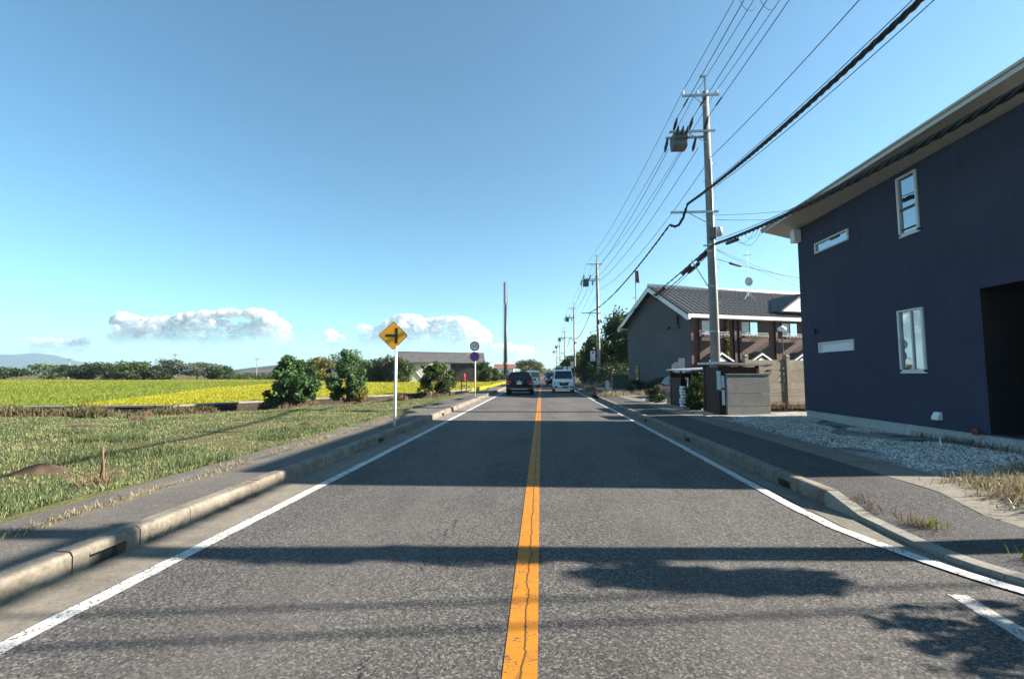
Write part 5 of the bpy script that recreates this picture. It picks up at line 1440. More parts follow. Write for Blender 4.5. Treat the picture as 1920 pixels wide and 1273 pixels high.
def suv_spec():
    d = {'zc': 1.2}
    d['body'] = [(-2.30, 0.80, 0.50, 0.92), (-2.22, 0.90, 0.34, 1.04), (-1.9, 0.93, 0.27, 1.06), (-1.0, 0.94, 0.22, 1.05), (0.6, 0.94, 0.22, 1.03), (1.5, 0.92, 0.25, 0.98), (2.1, 0.87, 0.30, 0.86), (2.3, 0.72, 0.40, 0.70)]
    d['cab'] = [(-2.16, 0.84, 1.00, 0.82, 1.04), (-1.86, 0.88, 1.00, 0.68, 1.62), (-1.5, 0.88, 1.00, 0.67, 1.68), (0.0, 0.88, 1.00, 0.67, 1.69), (0.55, 0.88, 0.98, 0.66, 1.63), (1.25, 0.86, 0.95, 0.80, 0.99)]
    d['panes'] = [('rear_window', [(-0.76, -2.145, 1.07), (0.76, -2.145, 1.07), (0.60, -1.90, 1.56), (-0.60, -1.90, 1.56)]),
                  ('windscreen', [(-0.72, 1.18, 1.03), (0.72, 1.18, 1.03), (0.58, 0.62, 1.57), (-0.58, 0.62, 1.57)])]
    for s_ in (-1, 1):
        d['panes'] += [('window', [(s_ * 0.875, -1.75, 1.06), (s_ * 0.875, -0.62, 1.06), (s_ * 0.715, -0.66, 1.56), (s_ * 0.715, -1.6, 1.53)]), ('window', [(s_ * 0.875, -0.55, 1.06), (s_ * 0.875, 0.9, 1.04), (s_ * 0.715, 0.3, 1.56), (s_ * 0.715, -0.58, 1.56)])]
    d['wheels'] = [(s_ * 0.95, y_, 0.36, 0.23) for s_ in (-1, 1) for y_ in (-1.35, 1.4)]
    b = []
    for s_ in (-1, 1):
        b.append(('tail_lamp', 'tail_red', MB().prism([(s_ * 0.52, -2.31, 0.93), (s_ * 0.90, -2.27, 0.84), (s_ * 0.93, -2.20, 1.0), (s_ * 0.80, -2.27, 1.06), (s_ * 0.56, -2.31, 1.02)], [(s_ * 0.52, -2.20, 0.93), (s_ * 0.88, -1.95, 0.84), (s_ * 0.93, -1.95, 1.0), (s_ * 0.80, -2.0, 1.06), (s_ * 0.56, -2.18, 1.02)])))
        b.append(('reverse_lamp', 'lamp_clear', MB().box(min(s_ * 0.68, s_ * 0.82), max(s_ * 0.68, s_ * 0.82), -2.315, -2.2, 0.78, 0.84)))
        b.append(('mirror', 'black_paint', MB().box(min(s_ * 0.93, s_ * 1.10), max(s_ * 0.93, s_ * 1.10), 0.60, 0.72, 1.02, 1.18)))
        b.append(('headlamp', 'lamp_clear', MB().box(min(s_ * 0.5, s_ * 0.82), max(s_ * 0.5, s_ * 0.82), 2.10, 2.27, 0.66, 0.80)))
        b.append(('reflector', 'tail_red', MB().box(min(s_ * 0.62, s_ * 0.82), max(s_ * 0.62, s_ * 0.82), -2.325, -2.25, 0.52, 0.56)))
    b.append(('number_plate', 'plate_white', MB().box(-0.17, 0.17, -2.335, -2.29, 0.79, 0.955)))
    b.append(('garnish', 'chrome', MB().box(-0.30, 0.30, -2.322, -2.26, 0.985, 1.012)))
    b.append(('emblem', 'chrome', MB().disc((0, -2.23, 1.035), (0, 1, 0), 0.055, 0.03, 12)))
    b.append(('rear_bumper', 'dark_paint', MB().box(-0.83, 0.83, -2.36, -2.1, 0.40, 0.60)))
    b.append(('bumper_trim', 'silver_paint', MB().box(-0.58, 0.58, -2.372, -2.361, 0.41, 0.47)))
    b.append(('spoiler', 'black_paint', MB().box(-0.60, 0.60, -2.0, -1.75, 1.655, 1.69)))
    b.append(('antenna_fin', 'black_paint', MB().prism([(-0.02, -1.5, 1.69), (0.02, -1.5, 1.69), (0.02, -1.3, 1.69), (-0.02, -1.3, 1.69)], [(-0.01, -1.5, 1.76), (0.01, -1.5, 1.76), (0.01, -1.46, 1.76), (-0.01, -1.46, 1.76)])))
    b.append(('wiper', 'rubber', MB().box(-0.02, 0.42, -2.175, -2.15, 1.10, 1.12)))
    d['bits'] = b
    return d
def van_spec():
    d = {'zc': 1.3}
    d['body'] = [(-1.80, 0.80, 0.42, 1.06), (-1.74, 0.86, 0.28, 1.10), (-1.0, 0.87, 0.20, 1.10), (0.6, 0.87, 0.20, 1.10), (1.25, 0.87, 0.20, 1.08), (1.62, 0.85, 0.24, 1.02), (1.76, 0.78, 0.30, 0.92), (1.80, 0.66, 0.38, 0.80)]
    d['cab'] = [(-1.76, 0.83, 1.06, 0.75, 1.78), (-1.6, 0.84, 1.06, 0.75, 1.87), (0.2, 0.84, 1.06, 0.75, 1.89), (0.72, 0.84, 1.06, 0.73, 1.84), (1.30, 0.83, 1.04, 0.80, 1.10)]
    d['panes'] = [('windscreen', [(-0.74, 1.27, 1.12), (0.74, 1.27, 1.12), (0.66, 0.80, 1.76), (-0.66, 0.80, 1.76)]),
                  ('rear_window', [(-0.70, -1.755, 1.12), (0.70, -1.755, 1.12), (0.64, -1.74, 1.66), (-0.64, -1.74, 1.66)])]
    for s_ in (-1, 1):
        d['panes'] += [('window', [(s_ * 0.838, -1.55, 1.14), (s_ * 0.838, -0.25, 1.14), (s_ * 0.772, -0.25, 1.70), (s_ * 0.772, -1.5, 1.70)]), ('window', [(s_ * 0.838, -0.15, 1.14), (s_ * 0.838, 1.0, 1.14), (s_ * 0.772, 0.55, 1.70), (s_ * 0.772, -0.15, 1.70)])]
    d['wheels'] = [(s_ * 0.88, y_, 0.29, 0.18) for s_ in (-1, 1) for y_ in (-1.2, 1.22)]
    b = []
    for s_ in (-1, 1):
        b.append(('headlamp', 'lamp_clear', MB().prism([(s_ * 0.40, 1.815, 0.76), (s_ * 0.76, 1.78, 0.74), (s_ * 0.80, 1.74, 0.90), (s_ * 0.44, 1.80, 0.86)], [(s_ * 0.40, 1.70, 0.76), (s_ * 0.80, 1.55, 0.74), (s_ * 0.84, 1.5, 0.90), (s_ * 0.44, 1.70, 0.86)])))
        b.append(('headlamp_bezel', 'car_glass', MB().prism([(s_ * 0.34, 1.806, 0.72), (s_ * 0.78, 1.765, 0.70), (s_ * 0.83, 1.72, 0.93), (s_ * 0.38, 1.79, 0.89)], [(s_ * 0.34, 1.68, 0.72), (s_ * 0.80, 1.5, 0.70), (s_ * 0.85, 1.45, 0.93), (s_ * 0.38, 1.68, 0.89)])))
        b.append(('fog_lamp', 'car_glass', MB().box(min(s_ * 0.50, s_ * 0.74), max(s_ * 0.50, s_ * 0.74), 1.70, 1.835, 0.40, 0.53)))
        b.append(('mirror', 'white_paint_car', MB().box(min(s_ * 0.90, s_ * 1.08), max(s_ * 0.90, s_ * 1.08), 0.86, 0.98, 1.14, 1.30)))
        b.append(('tail_lamp', 'tail_red', MB().box(min(s_ * 0.70, s_ * 0.84), max(s_ * 0.70, s_ * 0.84), -1.815, -1.70, 0.75, 1.12)))
    b.append(('grille', 'car_glass', MB().prism([(-0.40, 1.825, 0.84), (0.40, 1.825, 0.84), (0.30, 1.825, 0.58), (-0.30, 1.825, 0.58)], [(-0.40, 1.70, 0.84), (0.40, 1.70, 0.84), (0.30, 1.70, 0.58), (-0.30, 1.70, 0.58)])))
    b.append(('grille_bar', 'chrome', MB().box(-0.44, 0.44, 1.80, 1.84, 0.845, 0.885)))
    b.append(('emblem', 'chrome', MB().box(-0.05, 0.05, 1.835, 1.85, 0.74, 0.82)))
    b.append(('intake', 'car_glass', MB().box(-0.40, 0.16, 1.72, 1.838, 0.37, 0.50)))
    b.append(('front_bumper', 'white_paint_car', MB().box(-0.72, 0.72, 1.60, 1.825, 0.24, 0.56)))
    b.append(('front_plate', 'plate_white', MB().box(0.18, 0.48, 1.826, 1.85, 0.36, 0.52)))
    b.append(('number_plate', 'plate_white', MB().box(-0.17, 0.17, -1.83, -1.79, 0.62, 0.78)))
    b.append(('rear_bumper', 'white_paint_car', MB().box(-0.80, 0.80, -1.85, -1.6, 0.30, 0.55)))
    d['bits'] = b
    return d
suv = car('suv', 'black sport utility vehicle seen from behind in the left lane', 'vehicles on the road', suv_spec(), 'black_paint')
suv.location = (-1.60, 35.3, 0.0); suv.scale = (1.06, 1, 1.0)
van = car('box_van', 'white boxy compact van coming towards the camera', 'vehicles on the road', van_spec(), 'white_paint_car')
van.location = (1.84, 39.4, 0.0); van.rotation_euler.z = R(180)
v2 = copy_tree(van); v2.location = (-0.98, 54.5, 0); v2.rotation_euler.z = 0; v2.scale = (1.0, 1.1, 1.02); v2['label'] = 'white van ahead of the black vehicle, partly hidden by it'
s2 = copy_tree(suv); s2.location = (1.62, 60.0, 0); s2.rotation_euler.z = R(180); s2.scale = (1, 1, 1.02); s2['label'] = 'dark vehicle following behind the oncoming white van'
s3 = copy_tree(van); s3.location = (1.55, 78.0, 0); s3.rotation_euler.z = R(180); s3['label'] = 'pale car behind the dark oncoming vehicle'; recolour(s3, {'white_car_paint': 'silver_paint'})
s4 = copy_tree(suv); s4.location = (-1.4, 96, 0); s4['label'] = 'distant silver car in the far left lane'; recolour(s4, {'black_car_paint': 'silver_paint'}); s4.scale = (1, 1, 0.92)
s5 = copy_tree(suv); s5.location = (-1.5, 118, 0); s5['label'] = 'farthest dark car in the left lane'
s6 = copy_tree(van); s6.location = (1.5, 112, 0); s6.rotation_euler.z = R(180); s6['label'] = 'farthest white van in the oncoming lane'
rc = copy_tree(suv); rc.location = (8.0, 27.4, 0.05); rc.rotation_euler.z = R(8); rc.scale = (0.85, 0.8, 0.82); rc['label'] = 'red car parked on the lot, mostly hidden by the shed'; rc['group'] = 'parked vehicles'; recolour(rc, {'black_car_paint': 'red_paint'})
for ch in bpy.data.objects:
    if ch.parent == rc and ch.name.startswith('cabin'):
        ch.material_slots[0].material = MAT['dark_paint']

# ================================================================== TREES AND SHRUBS
B3 = 'shrubs on the ditch bank'
def shrub(label, loc, h, r, seed, mat='leaf_bush', n=9000, leaf=0.085, group=B3, rr=None):
    t = thing('roadside_shrub', label, 'shrub', loc, 0.0, group)
    rg = random.Random(seed)
    bl = []
    for k in range(38):
        a = rg.uniform(0, 6.28); f_ = (k + rg.random()) / 38
        z = h * (0.12 + 0.78 * f_)
        q = r * (0.35 + 0.75 * math.sin(math.pi * min(1, 0.18 + f_ * 0.85)) ** 0.8) * rg.uniform(0.35, 0.92)
        s_ = rg.uniform(0.17, 0.33) * r
        bl.append((q * math.cos(a), q * math.sin(a), z, s_ * 1.25, s_ * 1.25, s_))
    for k in range(16):
        a = rg.uniform(0, 6.28); f_ = rg.uniform(0.1, 1.0)
        q = r * (0.55 + 0.65 * math.sin(math.pi * min(1, 0.15 + f_ * 0.8))) * rg.uniform(0.75, 0.98)
        if f_ > 0.85: q *= 0.45
        s_ = rg.uniform(0.07, 0.16) * r
        bl.append((q * math.cos(a), q * math.sin(a), h * (0.06 + 0.96 * f_), s_ * 1.3, s_ * 1.3, s_ * 1.2))
    mb = MB()
    for k, b in enumerate(bl[:16] + bl[-16:]):
        x0, y0 = rg.uniform(-.12, .12), rg.uniform(-.12, .12)
        mb.tube([(x0, y0, -0.2), (b[0] * 0.45, b[1] * 0.45, b[2] * 0.5), (b[0], b[1], b[2])], [0.022, 0.015, 0.006], 5)
        if k % 2 == 0:
            mb.tube([(b[0], b[1], b[2]), (b[0] * 1.35, b[1] * 1.35, b[2] + 0.25 * r)], [0.008, 0.003], 4)
    obj('trunk', mb, 'bark', t)
    obj('crown', leaves_mesh('crown', bl, n, leaf, seed, mat, aspect=0.42, droop=0.2), None, t)
    return t
shrub('leafy green bush, leftmost of the two large ones before the yellow rice', (-12.6, 22.3, -0.1), 2.5, 1.1, 101, n=13000)
shrub('leafy green bush, taller right one of the pair before the yellow rice', (-10.95, 25.2, -0.1), 2.85, 1.12, 102, n=13000)
shrub('rounded bush with a yellow-green foot beside the ditch near the speed sign', (-7.85, 33.6, -0.05), 2.45, 1.2, 103, 'leaf_mid')
shrub('low yellow-green sprout at the foot of the rounded bush', (-8.6, 33.0, -0.05), 0.9, 0.45, 104, 'leaf_yellow', 700, 0.06)
shrub('low yellowish sprout at the right foot of the tall bush', (-10.2, 25.0, -0.02), 0.8, 0.4, 105, 'leaf_yellow', 600, 0.06)
shrub('small dark shrub overhanging the footway beyond the shed', (5.62, 22.9, 0.1), 0.85, 0.58, 106, 'leaf_dark', 2200, 0.05, 'shrubs by the huts')
shrub('green shrub growing between the brown hut and the dark shed', (6.0, 17.95, 0.1), 1.5, 0.5, 107, 'leaf_mid', 2200, 0.05, 'shrubs by the huts')
shrub('potted dark shrub before the dark shed', (5.95, 18.35, 0.1), 0.75, 0.35, 108, 'leaf_dark', 800, 0.045, 'shrubs by the huts')
shrub('dark shrub at the foot of the apartment gable wall', (8.3, 32.9, 0.1), 1.1, 1.0, 109, 'leaf_dark', 1800, 0.07, 'shrubs by the huts')
shrub('low shrub row end at the apartment wall by the straw', (7.3, 35.6, 0.1), 1.0, 0.9, 110, 'leaf_dark', 1500, 0.07, 'shrubs by the huts')
iv = thing('climbing_vine', 'yellow-green vine climbing the brown front beside the pole', 'vine', (12.65, 31.75, 0.1), math.atan2(.327, .945))
obj('stem', MB().tube([(0, 0, 0), (0.05, 0.02, 2.5), (-0.02, 0, 5)], [0.03, 0.02, 0.006], 5), 'bark', iv)
obj('leaves', leaves_mesh('leaves', [(0.05 * (k % 3) - 0.05, -0.02, 0.3 + k * 0.42, 0.34 - 0.022 * k, 0.14, 0.32) for k in range(12)], 2200, 0.065, 111, 'leaf_yellow'), None, iv)

GT = 'trees behind the utility poles on the right'
rt = [(9.7, 52.5, 8.9, 2.9, 'leaf_mid', 'tallest green tree behind the second utility pole'), (7.9, 57, 7.3, 2.4, 'leaf_dark', 'dark tree left of the tallest one behind the second pole'), (11.5, 47.5, 6.6, 2.6, 'leaf_mid', 'leafy tree right behind the apartment gable edge'),
      (7.5, 62.5, 6.0, 2.4, 'leaf_mid', 'middle tree of the row behind the second pole'), (7.4, 69.5, 5.6, 2.4, 'leaf_olive', 'olive toned tree in the row between the second and third pole'), (7.6, 76.5, 5.6, 2.3, 'leaf_yellow', 'yellow-green tree beside the third pole'),
      (7.4, 88, 6.1, 2.6, 'leaf_dark', 'dark conifer like tree past the third pole'), (7.0, 98, 5.8, 2.6, 'leaf_dark', 'dark tree next along after the conifer like one'), (7.2, 110, 5.0, 2.8, 'leaf_dark', 'dark tree beside the fourth pole'), (7.0, 128, 4.2, 3.0, 'leaf_dark', 'far dark tree tapering down the right roadside'), (7.4, 150, 3.9, 3.2, 'leaf_dark', 'farthest dark tree on the right roadside')]
for k, (x, y_, h, r_, mt, lb) in enumerate(rt):
    make_tree('roadside_tree', lb, 'tree', (x, y_, 0.0), h, r_, mt, 6000 if k < 4 else 2600, 0.15 + 0.0009 * y_, 200 + k, 0.14, GT, blobs=16, tr=0.13)
GH = 'hedge plants under the trees on the right'
hedge_at = ['before the second pole', 'behind the second pole', 'after the second pole', 'midway between second and third pole', 'nearer the third pole', 'beside the third pole']
for k in range(6):
    shrub('dark hedge shrub on the low wall ' + hedge_at[k], (7.0, 44.5 + k * 5.2, 0.3), 2.3, 1.9, 230 + k, 'leaf_dark', 1700, 0.13, GH, )
make_tree('small_tree', 'small sparse tree off the road at the side road corner, throwing dappled shadow', 'tree', (7.1, 3.05, 0.1), 3.0, 0.85, 'leaf_mid', 700, 0.07, 240, 0.38, blobs=9, tr=0.05)

GL = 'far tree line beyond the green rice'
lt = [(-139, 109, 3.1, 4.6, 'leaf_dark', 'leftmost dark tree of the far tree line at the frame edge'), (-129, 112, 3.9, 5.4, 'leaf_mid', 'broad rounded tree second from the left in the far line'), (-150, 114, 3.4, 5, 'leaf_dark', 'dark tree just outside the left frame edge'),
      (-122, 116, 2.8, 3.4, 'leaf_pale', 'pale low tree in the gap of the far line by the thin poles'), (-116.5, 108, 4.5, 4.0, 'leaf_dark', 'dark tree right of the gap in the far line'), (-110, 108, 4.3, 4.4, 'leaf_dark', 'broad dark tree left of the brightest green one'),
      (-102.3, 106, 5.2, 3.8, 'leaf_mid', 'tallest rounded tree in the far line'), (-96.5, 103, 4.4, 3.5, 'leaf_mid', 'bright green tree right of the tallest in the far line'), (-92.3, 107, 4.9, 3.2, 'leaf_pale', 'wispy grey-green tree with a layered crown in the far line'),
      (-86.5, 109, 4.6, 4.8, 'leaf_pale', 'wide layered grey-green tree right of the wispy one'), (-83.0, 112, 3.6, 3.0, 'leaf_dark', 'dark rounded tree ending the far line on the right'), (-92, 104.5, 2.6, 2.6, 'leaf_dark', 'low dark bush under the wispy tree')]
for k, (x, y_, h, r_, mt, lb) in enumerate(lt):
    make_tree('distant_tree', lb, 'tree', (x, y_, -0.1), h * 1.06 + 0.2, r_ * 1.12, mt, 2300, 0.26 if mt != 'leaf_pale' else 0.22, 300 + k, 0.0 if mt != 'leaf_pale' else 0.2, GL, blobs=19, tr=0.16)
GHe = 'clipped far hedge beyond the rice'
for k in range(7):
    shrub('clipped far hedge clump number %s from its left end beyond the rice' % ['one', 'two', 'three', 'four', 'five', 'six', 'seven'][k], (-79 + k * 4.1, 112, -0.1), 1.55, 2.5, 330 + k, 'leaf_mid', 800, 0.22, GHe)
GM = 'trees around the grey roofed farmhouse'
mt_ = [(-40.2, 80, 4.9, 2.7, 'leaf_olive', 'olive rounded tree between the two large bushes'), (-36.8, 84, 6.5, 3.4, 'leaf_bush', 'tall dark green tree rising behind the taller bush'), (-30.6, 82, 4.8, 2.6, 'leaf_mid', 'brownish green tree right of the tall dark one'),
       (-26.4, 79, 5.3, 2.1, 'leaf_pale', 'pale grey-green tree left of the yellow sign pole'), (-23.9, 77.5, 4.6, 2.0, 'leaf_mid', 'leafy tree hiding the left end of the farmhouse'), (-10.4, 80, 4.1, 1.9, 'leaf_mid', 'dense rounded tree at the right end of the farmhouse'), (-8.9, 82, 3.0, 1.5, 'leaf_mid', 'lower tree beside the dense one right of the farmhouse'),
       (-28.4, 81.5, 3.8, 2.2, 'leaf_dark', 'dark shaded tree under the pale one by the farmhouse'), (-33.5, 86, 3.6, 2.4, 'leaf_dark', 'dark filler tree between the tall and the brownish one'), (-48, 96, 2.6, 2.6, 'leaf_dark', 'low dark tree behind the leftmost bush'), (-54, 100, 2.2, 2.8, 'leaf_mid', 'low green tree left behind the leftmost bush'), (-16.6, 78.5, 1.4, 1.6, 'leaf_mid', 'low garden bush before the dark farmhouse shed')]
for k, (x, y_, h, r_, mt, lb) in enumerate(mt_):
    make_tree('farm_tree', lb, 'tree', (x, y_, -0.1), h, r_, mt, 2400, 0.20, 350 + k, 0.02, GM, blobs=18, tr=0.13)
make_tree('round_tree', 'large round tree straight ahead beyond the end of the road', 'tree', (-5.4, 230, -0.2), 9.2, 7.4, 'leaf_olive', 4200, 0.45, 380, 0.04, blobs=22, tr=0.35)
GF = 'low scrub at the far end of the road'
for k, (x, y_, h, r_) in enumerate(((-12, 128, 1.5, 2.6), (-9.5, 121, 1.3, 2.2), (-15.5, 133, 1.6, 3), (10, 260, 6, 6), (16, 240, 7, 6), (3, 300, 4.5, 5))):
    shrub(['brown scrub left of the tower base', 'brown scrub right of the tower base', 'scrub patch below the red roofed house', 'hazy far trees at the right road end', 'hazy far trees behind the conifer row', 'hazy low trees closing the road'][k], (x, y_, -0.1), h, r_, 390 + k, 'leaf_dark' if k < 3 else 'leaf_pale', 900, 0.2 if k < 3 else 0.4, GF)

# ================================================================== FAR BUILDINGS, TOWER, HILLS
fh = thing('farmhouse', 'long grey tiled farmhouse with white plaster end beyond the yellow rice', 'house', (-19, 84, -0.1), R(11))
def gable_roof(x0, x1, y0, y1, ze, zr, ov=0.5, t=0.18):
    yc = (y0 + y1) / 2
    k = (zr - ze) / (yc - y0)
    a = [(y0 - ov, ze - k * ov), (yc, zr), (y1 + ov, ze - k * ov), (y1 + ov, ze - k * ov - t), (yc, zr - t), (y0 - ov, ze - k * ov - t)]
    return MB().prism([(x0 - ov, y, z) for y, z in a], [(x1 + ov, y, z) for y, z in a])
obj('wall', MB().box(-7.2, 7.6, 0, 7, 0, 3.75), 'wall_dark', fh)
obj('plaster_wall', MB().box(-6.2, -1.2, -1.3, -0.003, 0, 3.6), 'wall_white', fh)
obj('plaster_wall', MB().box(-0.2, 2.0, -0.06, -0.003, 1.0, 3.5), 'wall_white', fh)
r1 = obj('roof', gable_roof(-7.6, 8.0, 0, 7, 3.95, 5.75), 'roof_far', fh)
obj('ridge', MB().tube([(-8.1, 3.5, 5.8), (8.5, 3.5, 5.6)], 0.13, 6), 'roof_far', r1)
a = [(-7.4, -2.2, 3.55), (-1.0, -2.2, 3.55), (-1.0, 0.6, 4.6), (-7.4, 0.6, 4.6)]
obj('lower_roof', MB().prism(a, [(x, y, z + 0.14) for x, y, z in a]), 'roof_far', fh)
obj('stair_wall', MB().prism([(-5.4, -1.5, 3.3), (-2.6, -1.5, 0.2), (-2.6, -1.5, 0.0), (-5.4, -1.5, 0.0)], [(-5.4, -1.32, 3.3), (-2.6, -1.32, 0.2), (-2.6, -1.32, 0.0), (-5.4, -1.32, 0.0)]), 'wall_white', fh)
for k in range(9):
    obj('baluster', MB().box(-5.3 + k * 0.3, -5.26 + k * 0.3, -1.6, -1.56, 3.2 - k * 0.33 - 0.4, 3.2 - k * 0.33 + 0.5), 'steel_dark', fh)
obj('handrail', MB().tube([(-5.4, -1.58, 3.75), (-2.7, -1.58, 0.75)], 0.04, 5), 'steel_dark', fh)
sh = obj('lean_to', MB().prism([(3.0, -1.2, 0.1), (7.0, -1.2, 0.1), (7.0, -1.2, 2.9), (5.2, -1.2, 2.6), (3.0, -1.2, 1.6)], [(3.0, -0.1, 0.1), (7.0, -0.1, 0.1), (7.0, -0.1, 2.9), (5.2, -0.1, 2.6), (3.0, -0.1, 1.6)]), 'wall_dark', fh)
a = [(2.6, -1.5, 1.5), (5.4, -1.5, 2.75), (5.4, 0.0, 2.75), (2.6, 0.0, 1.5)]
obj('lean_to_roof', MB().prism(a, [(x, y, z + 0.12) for x, y, z in a]), 'roof_far', sh)
for x in (2.2, -0.9):
    obj('post', MB().box(x - 0.12, x + 0.12, -0.3, -0.1, 0, 3.5), 'timber', fh)
for k, x in enumerate((-5.6, -2.0)):
    w_ = obj('window', MB().box(x - 0.1, x + 0.5, -1.34, -1.303, 2.2, 3.2), 'steel_dark', fh)
for k, (x, y_, w, h, mw, mr, lb) in enumerate(((-17.2, 210, 9, 6.0, 'wall_white', 'roof_red', 'red tiled white house right of the tower'), (-28.5, 214, 8, 4.6, 'wall_white', 'roof_red', 'pale house with a faded red roof left of the tower'), (-24.5, 200, 7, 3.6, 'wall_white', 'roof_far', 'low white house with a grey roof left of the tower'), (-36, 190, 5.0, 2.8, 'wall_white', 'roof_far', 'little shed by the trees right of the farmhouse'), (-98, 152, 9, 3.0, 'wall_white', 'roof_far', 'low white building far beyond the rice by the hedge'))):
    t = thing('far_house', lb, 'house', (x, y_, -0.1), R(3 * k), 'far houses on the plain')
    obj('wall', MB().box(-w / 2, w / 2, 0, 6, 0, h * 0.66), mw, t)
    obj('roof', gable_roof(-w / 2, w / 2, 0, 6, h * 0.68, h, 0.4, 0.15), mr, t)
    for q in range(3):
        obj('window', MB().box(-w / 2 + 1 + q * (w - 2) / 3, -w / 2 + 2 + q * (w - 2) / 3, -0.05, -0.003, h * 0.28, h * 0.5), 'steel_dark', t)
tw_ = thing('phone_tower', 'tall slender dark mobile phone tower with antenna panels on top', 'tower', (-11.8, 150, -0.1))
obj('mast', MB().tube([(0, 0, -0.5), (0, 0, 12), (0, 0, 24.5)], [0.62, 0.55, 0.46], 16), 'steel_dark', tw_, True)
for k, a in enumerate((0.5, 2.6, 4.7)):
    obj('antenna_panel', MB().cbox((0.62 * math.cos(a), 0.62 * math.sin(a), 28.6), (0.36, 0.26, 7.4)), 'notice' if k != 1 else 'steel_dark', tw_)
obj('head', MB().tube([(0, 0, 24.5), (0, 0, 32.2)], [0.3, 0.2], 10), 'steel_dark', tw_)
obj('cable_tray', MB().box(-0.9, -0.76, -0.1, 0.1, 0, 24.5), 'galv', tw_)
obj('lower_ring', MB().tube([(0, 0, 4.6), (0, 0, 5.3)], 0.72, 14), 'rust_red', tw_)
fp_l = ['thin far pole at the gap in the left tree line', 'far pole with a wide crossarm above the wispy trees', 'short pale far pole right of the layered trees', 'thin far pole before the blue hill']
for k, (x, y_, h) in enumerate(((-131, 118, 5.9), (-95, 112, 6.8), (-88, 120, 4.2), (-91, 140, 6.6))):
    t = thing('distant_pole', fp_l[k], 'utility pole', (x, y_, -0.1), 0.0, 'thin poles beyond the rice')
    obj('shaft', MB().tube([(0, 0, 0), (0, 0, h)], [0.13, 0.09], 8), 'pole', t)
    obj('crossarm', MB().box(-1.0, 1.0, -0.06, 0.06, h - 0.35, h - 0.22), 'galv', t)

def ridge(name, pts, y0, depth, mat, seed):
    """real ridge: cross-section rises to the profile in pts (x, height)"""
    def fn(u, v):
        x = pts[0][0] + (pts[-1][0] - pts[0][0]) * u
        hh = lerp_pts(pts, x)
        s_ = math.sin(math.pi * v) ** 1.1
        nz = 1 + 0.22 * mnoise.fractal(Vector((x / depth * 2.5, v * 4, seed)), 0.9, 2.0, 5)
        return (x, y0 + depth * (v - 0.5), hh * s_ * nz - 3)
    return struct(name, MB().grid(fn, 120, 26), mat, True, fix=False)
n = N('forest_hill'); c = n.co()
f = n.noise(c, 0.02, 8, 0.7)
MAT['hill'] = n.out(n.ramp(f, [(0.35, (0.020, 0.034, 0.020)), (0.65, (0.045, 0.065, 0.032))]), 0.95, n.bump(n.noise(c, 0.05, 6, 0.7), 1.0, 8.0), spec=0.05)
ridge('hill', [(-1050, 2), (-900, 15), (-780, 32), (-700, 37), (-590, 39), (-480, 33), (-300, 24), (-120, 10), (0, 2)], 1350, 420, 'hill', 3)
ridge('mountain', [(-9500, 60), (-7600, 150), (-6600, 205), (-6000, 200), (-5560, 218), (-5300, 160), (-5000, 95), (-4500, 62), (-3600, 50), (-2400, 40), (-1000, 34), (400, 30)], 4700, 1500, 'hill', 8)

# ---- clouds: heaped cumulus far beyond the haze
n = N('cloud_white'); c = n.co()
z = n.sep(c)[2]
wisp = n.noise(c, 0.0028, 2, 0.5)
low = n.n('MapRange', {'Value': n.math('ADD', z, n.math('MULTIPLY', n.math('SUBTRACT', wisp, 0.5), 420)), 'From Min': -280.0, 'From Max': 420.0}).outputs[0]
dif = n.n('BsdfPrincipled', {'Base Color': (0.97, 0.97, 0.98, 1), 'Roughness': 1.0, 'Specular IOR Level': 0.0, 'Subsurface Weight': 1.0, 'Subsurface Radius': (1.0, 1.0, 1.0), 'Subsurface Scale': 220.0})
trl = n.n('BsdfTranslucent', {'Color': (0.93, 0.94, 0.96, 1)})
m1 = n.n('MixShader', {0: 0.5, 1: dif.outputs[0], 2: trl.outputs[0]})
tp = n.n('BsdfTransparent')
m2 = n.n('MixShader', {0: n.ramp(low, [(0.0, 0.0), (0.35, 0.10), (0.62, 0.36), (0.85, 0.85), (1.0, 0.98)]), 1: tp.outputs[0], 2: m1.outputs[0]})
n.t.links.new(m2.outputs[0], n.o.inputs['Surface'])
MAT['cloud'] = n.m
def unit_ico(sub):
    bm = bmesh.new(); bmesh.ops.create_icosphere(bm, subdivisions=sub, radius=1.0)
    V_ = np.array([v.co[:] for v in bm.verts]); F_ = np.array([[v.index for v in f.verts] for f in bm.faces]); bm.free()
    return V_, F_
IV, IF = unit_ico(4)
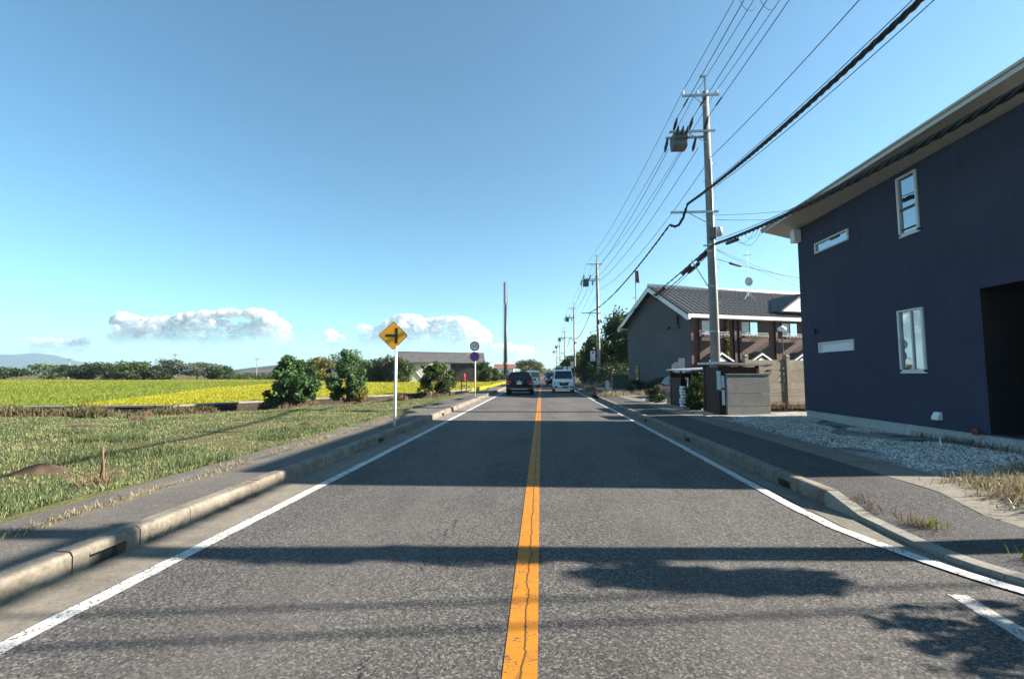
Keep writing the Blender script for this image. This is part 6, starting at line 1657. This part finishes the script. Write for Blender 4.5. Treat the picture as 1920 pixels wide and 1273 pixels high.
def cloud(label, loc, puffs, seed):
    """puffs: (x, z, radius)"""
    rg = random.Random(seed); Vs, Fs, b = [], [], 0
    for (x, z_, r_) in puffs:
        yo = rg.uniform(-0.6, 0.6) * r_
        off = Vector((rg.uniform(0, 50), rg.uniform(0, 50), rg.uniform(0, 50)))
        d_ = np.array([mnoise.fractal(Vector(v) * 1.3 + off, 1.0, 2.0, 5) for v in IV])
        P_ = IV * (1 + 0.27 * d_)[:, None] * r_
        P_[:, 2] *= 0.8
        Vs.append(P_ + np.array([x, yo, z_])); Fs.append(IF + b); b += len(IV)
    me = np_mesh('cloud', np.concatenate(Vs), np.concatenate(Fs), 'cloud')
    me.polygons.foreach_set('use_smooth', [True] * len(me.polygons))
    o = obj('cloud', me, None); o.location = loc
    tag(o, label, 'cloud', 'low cumulus clouds over the plain')
def heap(w, prof, seed, r0=170):
    """puffs under a skyline profile [(x, height)]"""
    rg = random.Random(seed); out = []
    x = 0.0
    while x < w:
        h = lerp_pts(prof, x)
        r_ = r0 * rg.uniform(0.55, 1.15)
        out.append((x, max(0, h - r_ * 0.7), r_))
        if h > 260:
            out.append((x + rg.uniform(-80, 80), h * rg.uniform(0.2, 0.55), r_ * 1.15))
        out.append((x, rg.uniform(-40, 60), r_ * 1.2))
        out.append((x, rg.uniform(-170, -90), r_ * 1.3))
        x += r_ * rg.uniform(0.8, 1.25)
    return out
cloud('widest bank of white cumulus at left of the picture', (-9000, 9000, 800), heap(3850, [(0, 330), (150, 500), (500, 380), (900, 360), (1400, 420), (1900, 520), (2200, 490), (2450, 560), (2750, 500), (3100, 550), (3300, 500), (3600, 330), (3850, 150)], 1, 135), 1)
cloud('small separate cloud puff right of the wide bank', (-4420, 9000, 640), heap(330, [(0, 220), (120, 280), (330, 90)], 2, 95), 2)
cloud('cumulus bank behind the yellow diamond sign', (-3640, 9000, 730), heap(2550, [(0, 260), (350, 200), (700, 470), (1000, 480), (1300, 380), (1700, 420), (2100, 400), (2300, 300), (2550, 120)], 3, 125), 3)
cloud('faint low cloud right of the speed sign', (-950, 9000, 420), heap(700, [(0, 150), (250, 190), (500, 120), (700, 60)], 4, 90), 4)
cloud('faint low cloud near the left edge above the mountain', (-10900, 9000, 620), heap(1300, [(0, 60), (350, 130), (800, 90), (1300, 40)], 5, 80), 5)

# ---- haze: the air of the plain
n = N('haze_air')
pv = n.n('VolumePrincipled', {'Color': (0.58, 0.80, 1.0, 1), 'Density': 0.00015, 'Anisotropy': 0.25})
n.t.links.new(pv.outputs[0], n.o.inputs['Volume'])
MAT['haze'] = n.m
hz = obj('haze', MB().box(-11500, 6500, -3000, 6300, -1.8, 300), 'haze')
stuff(hz, 'pale summer haze over the plain', 'haze')
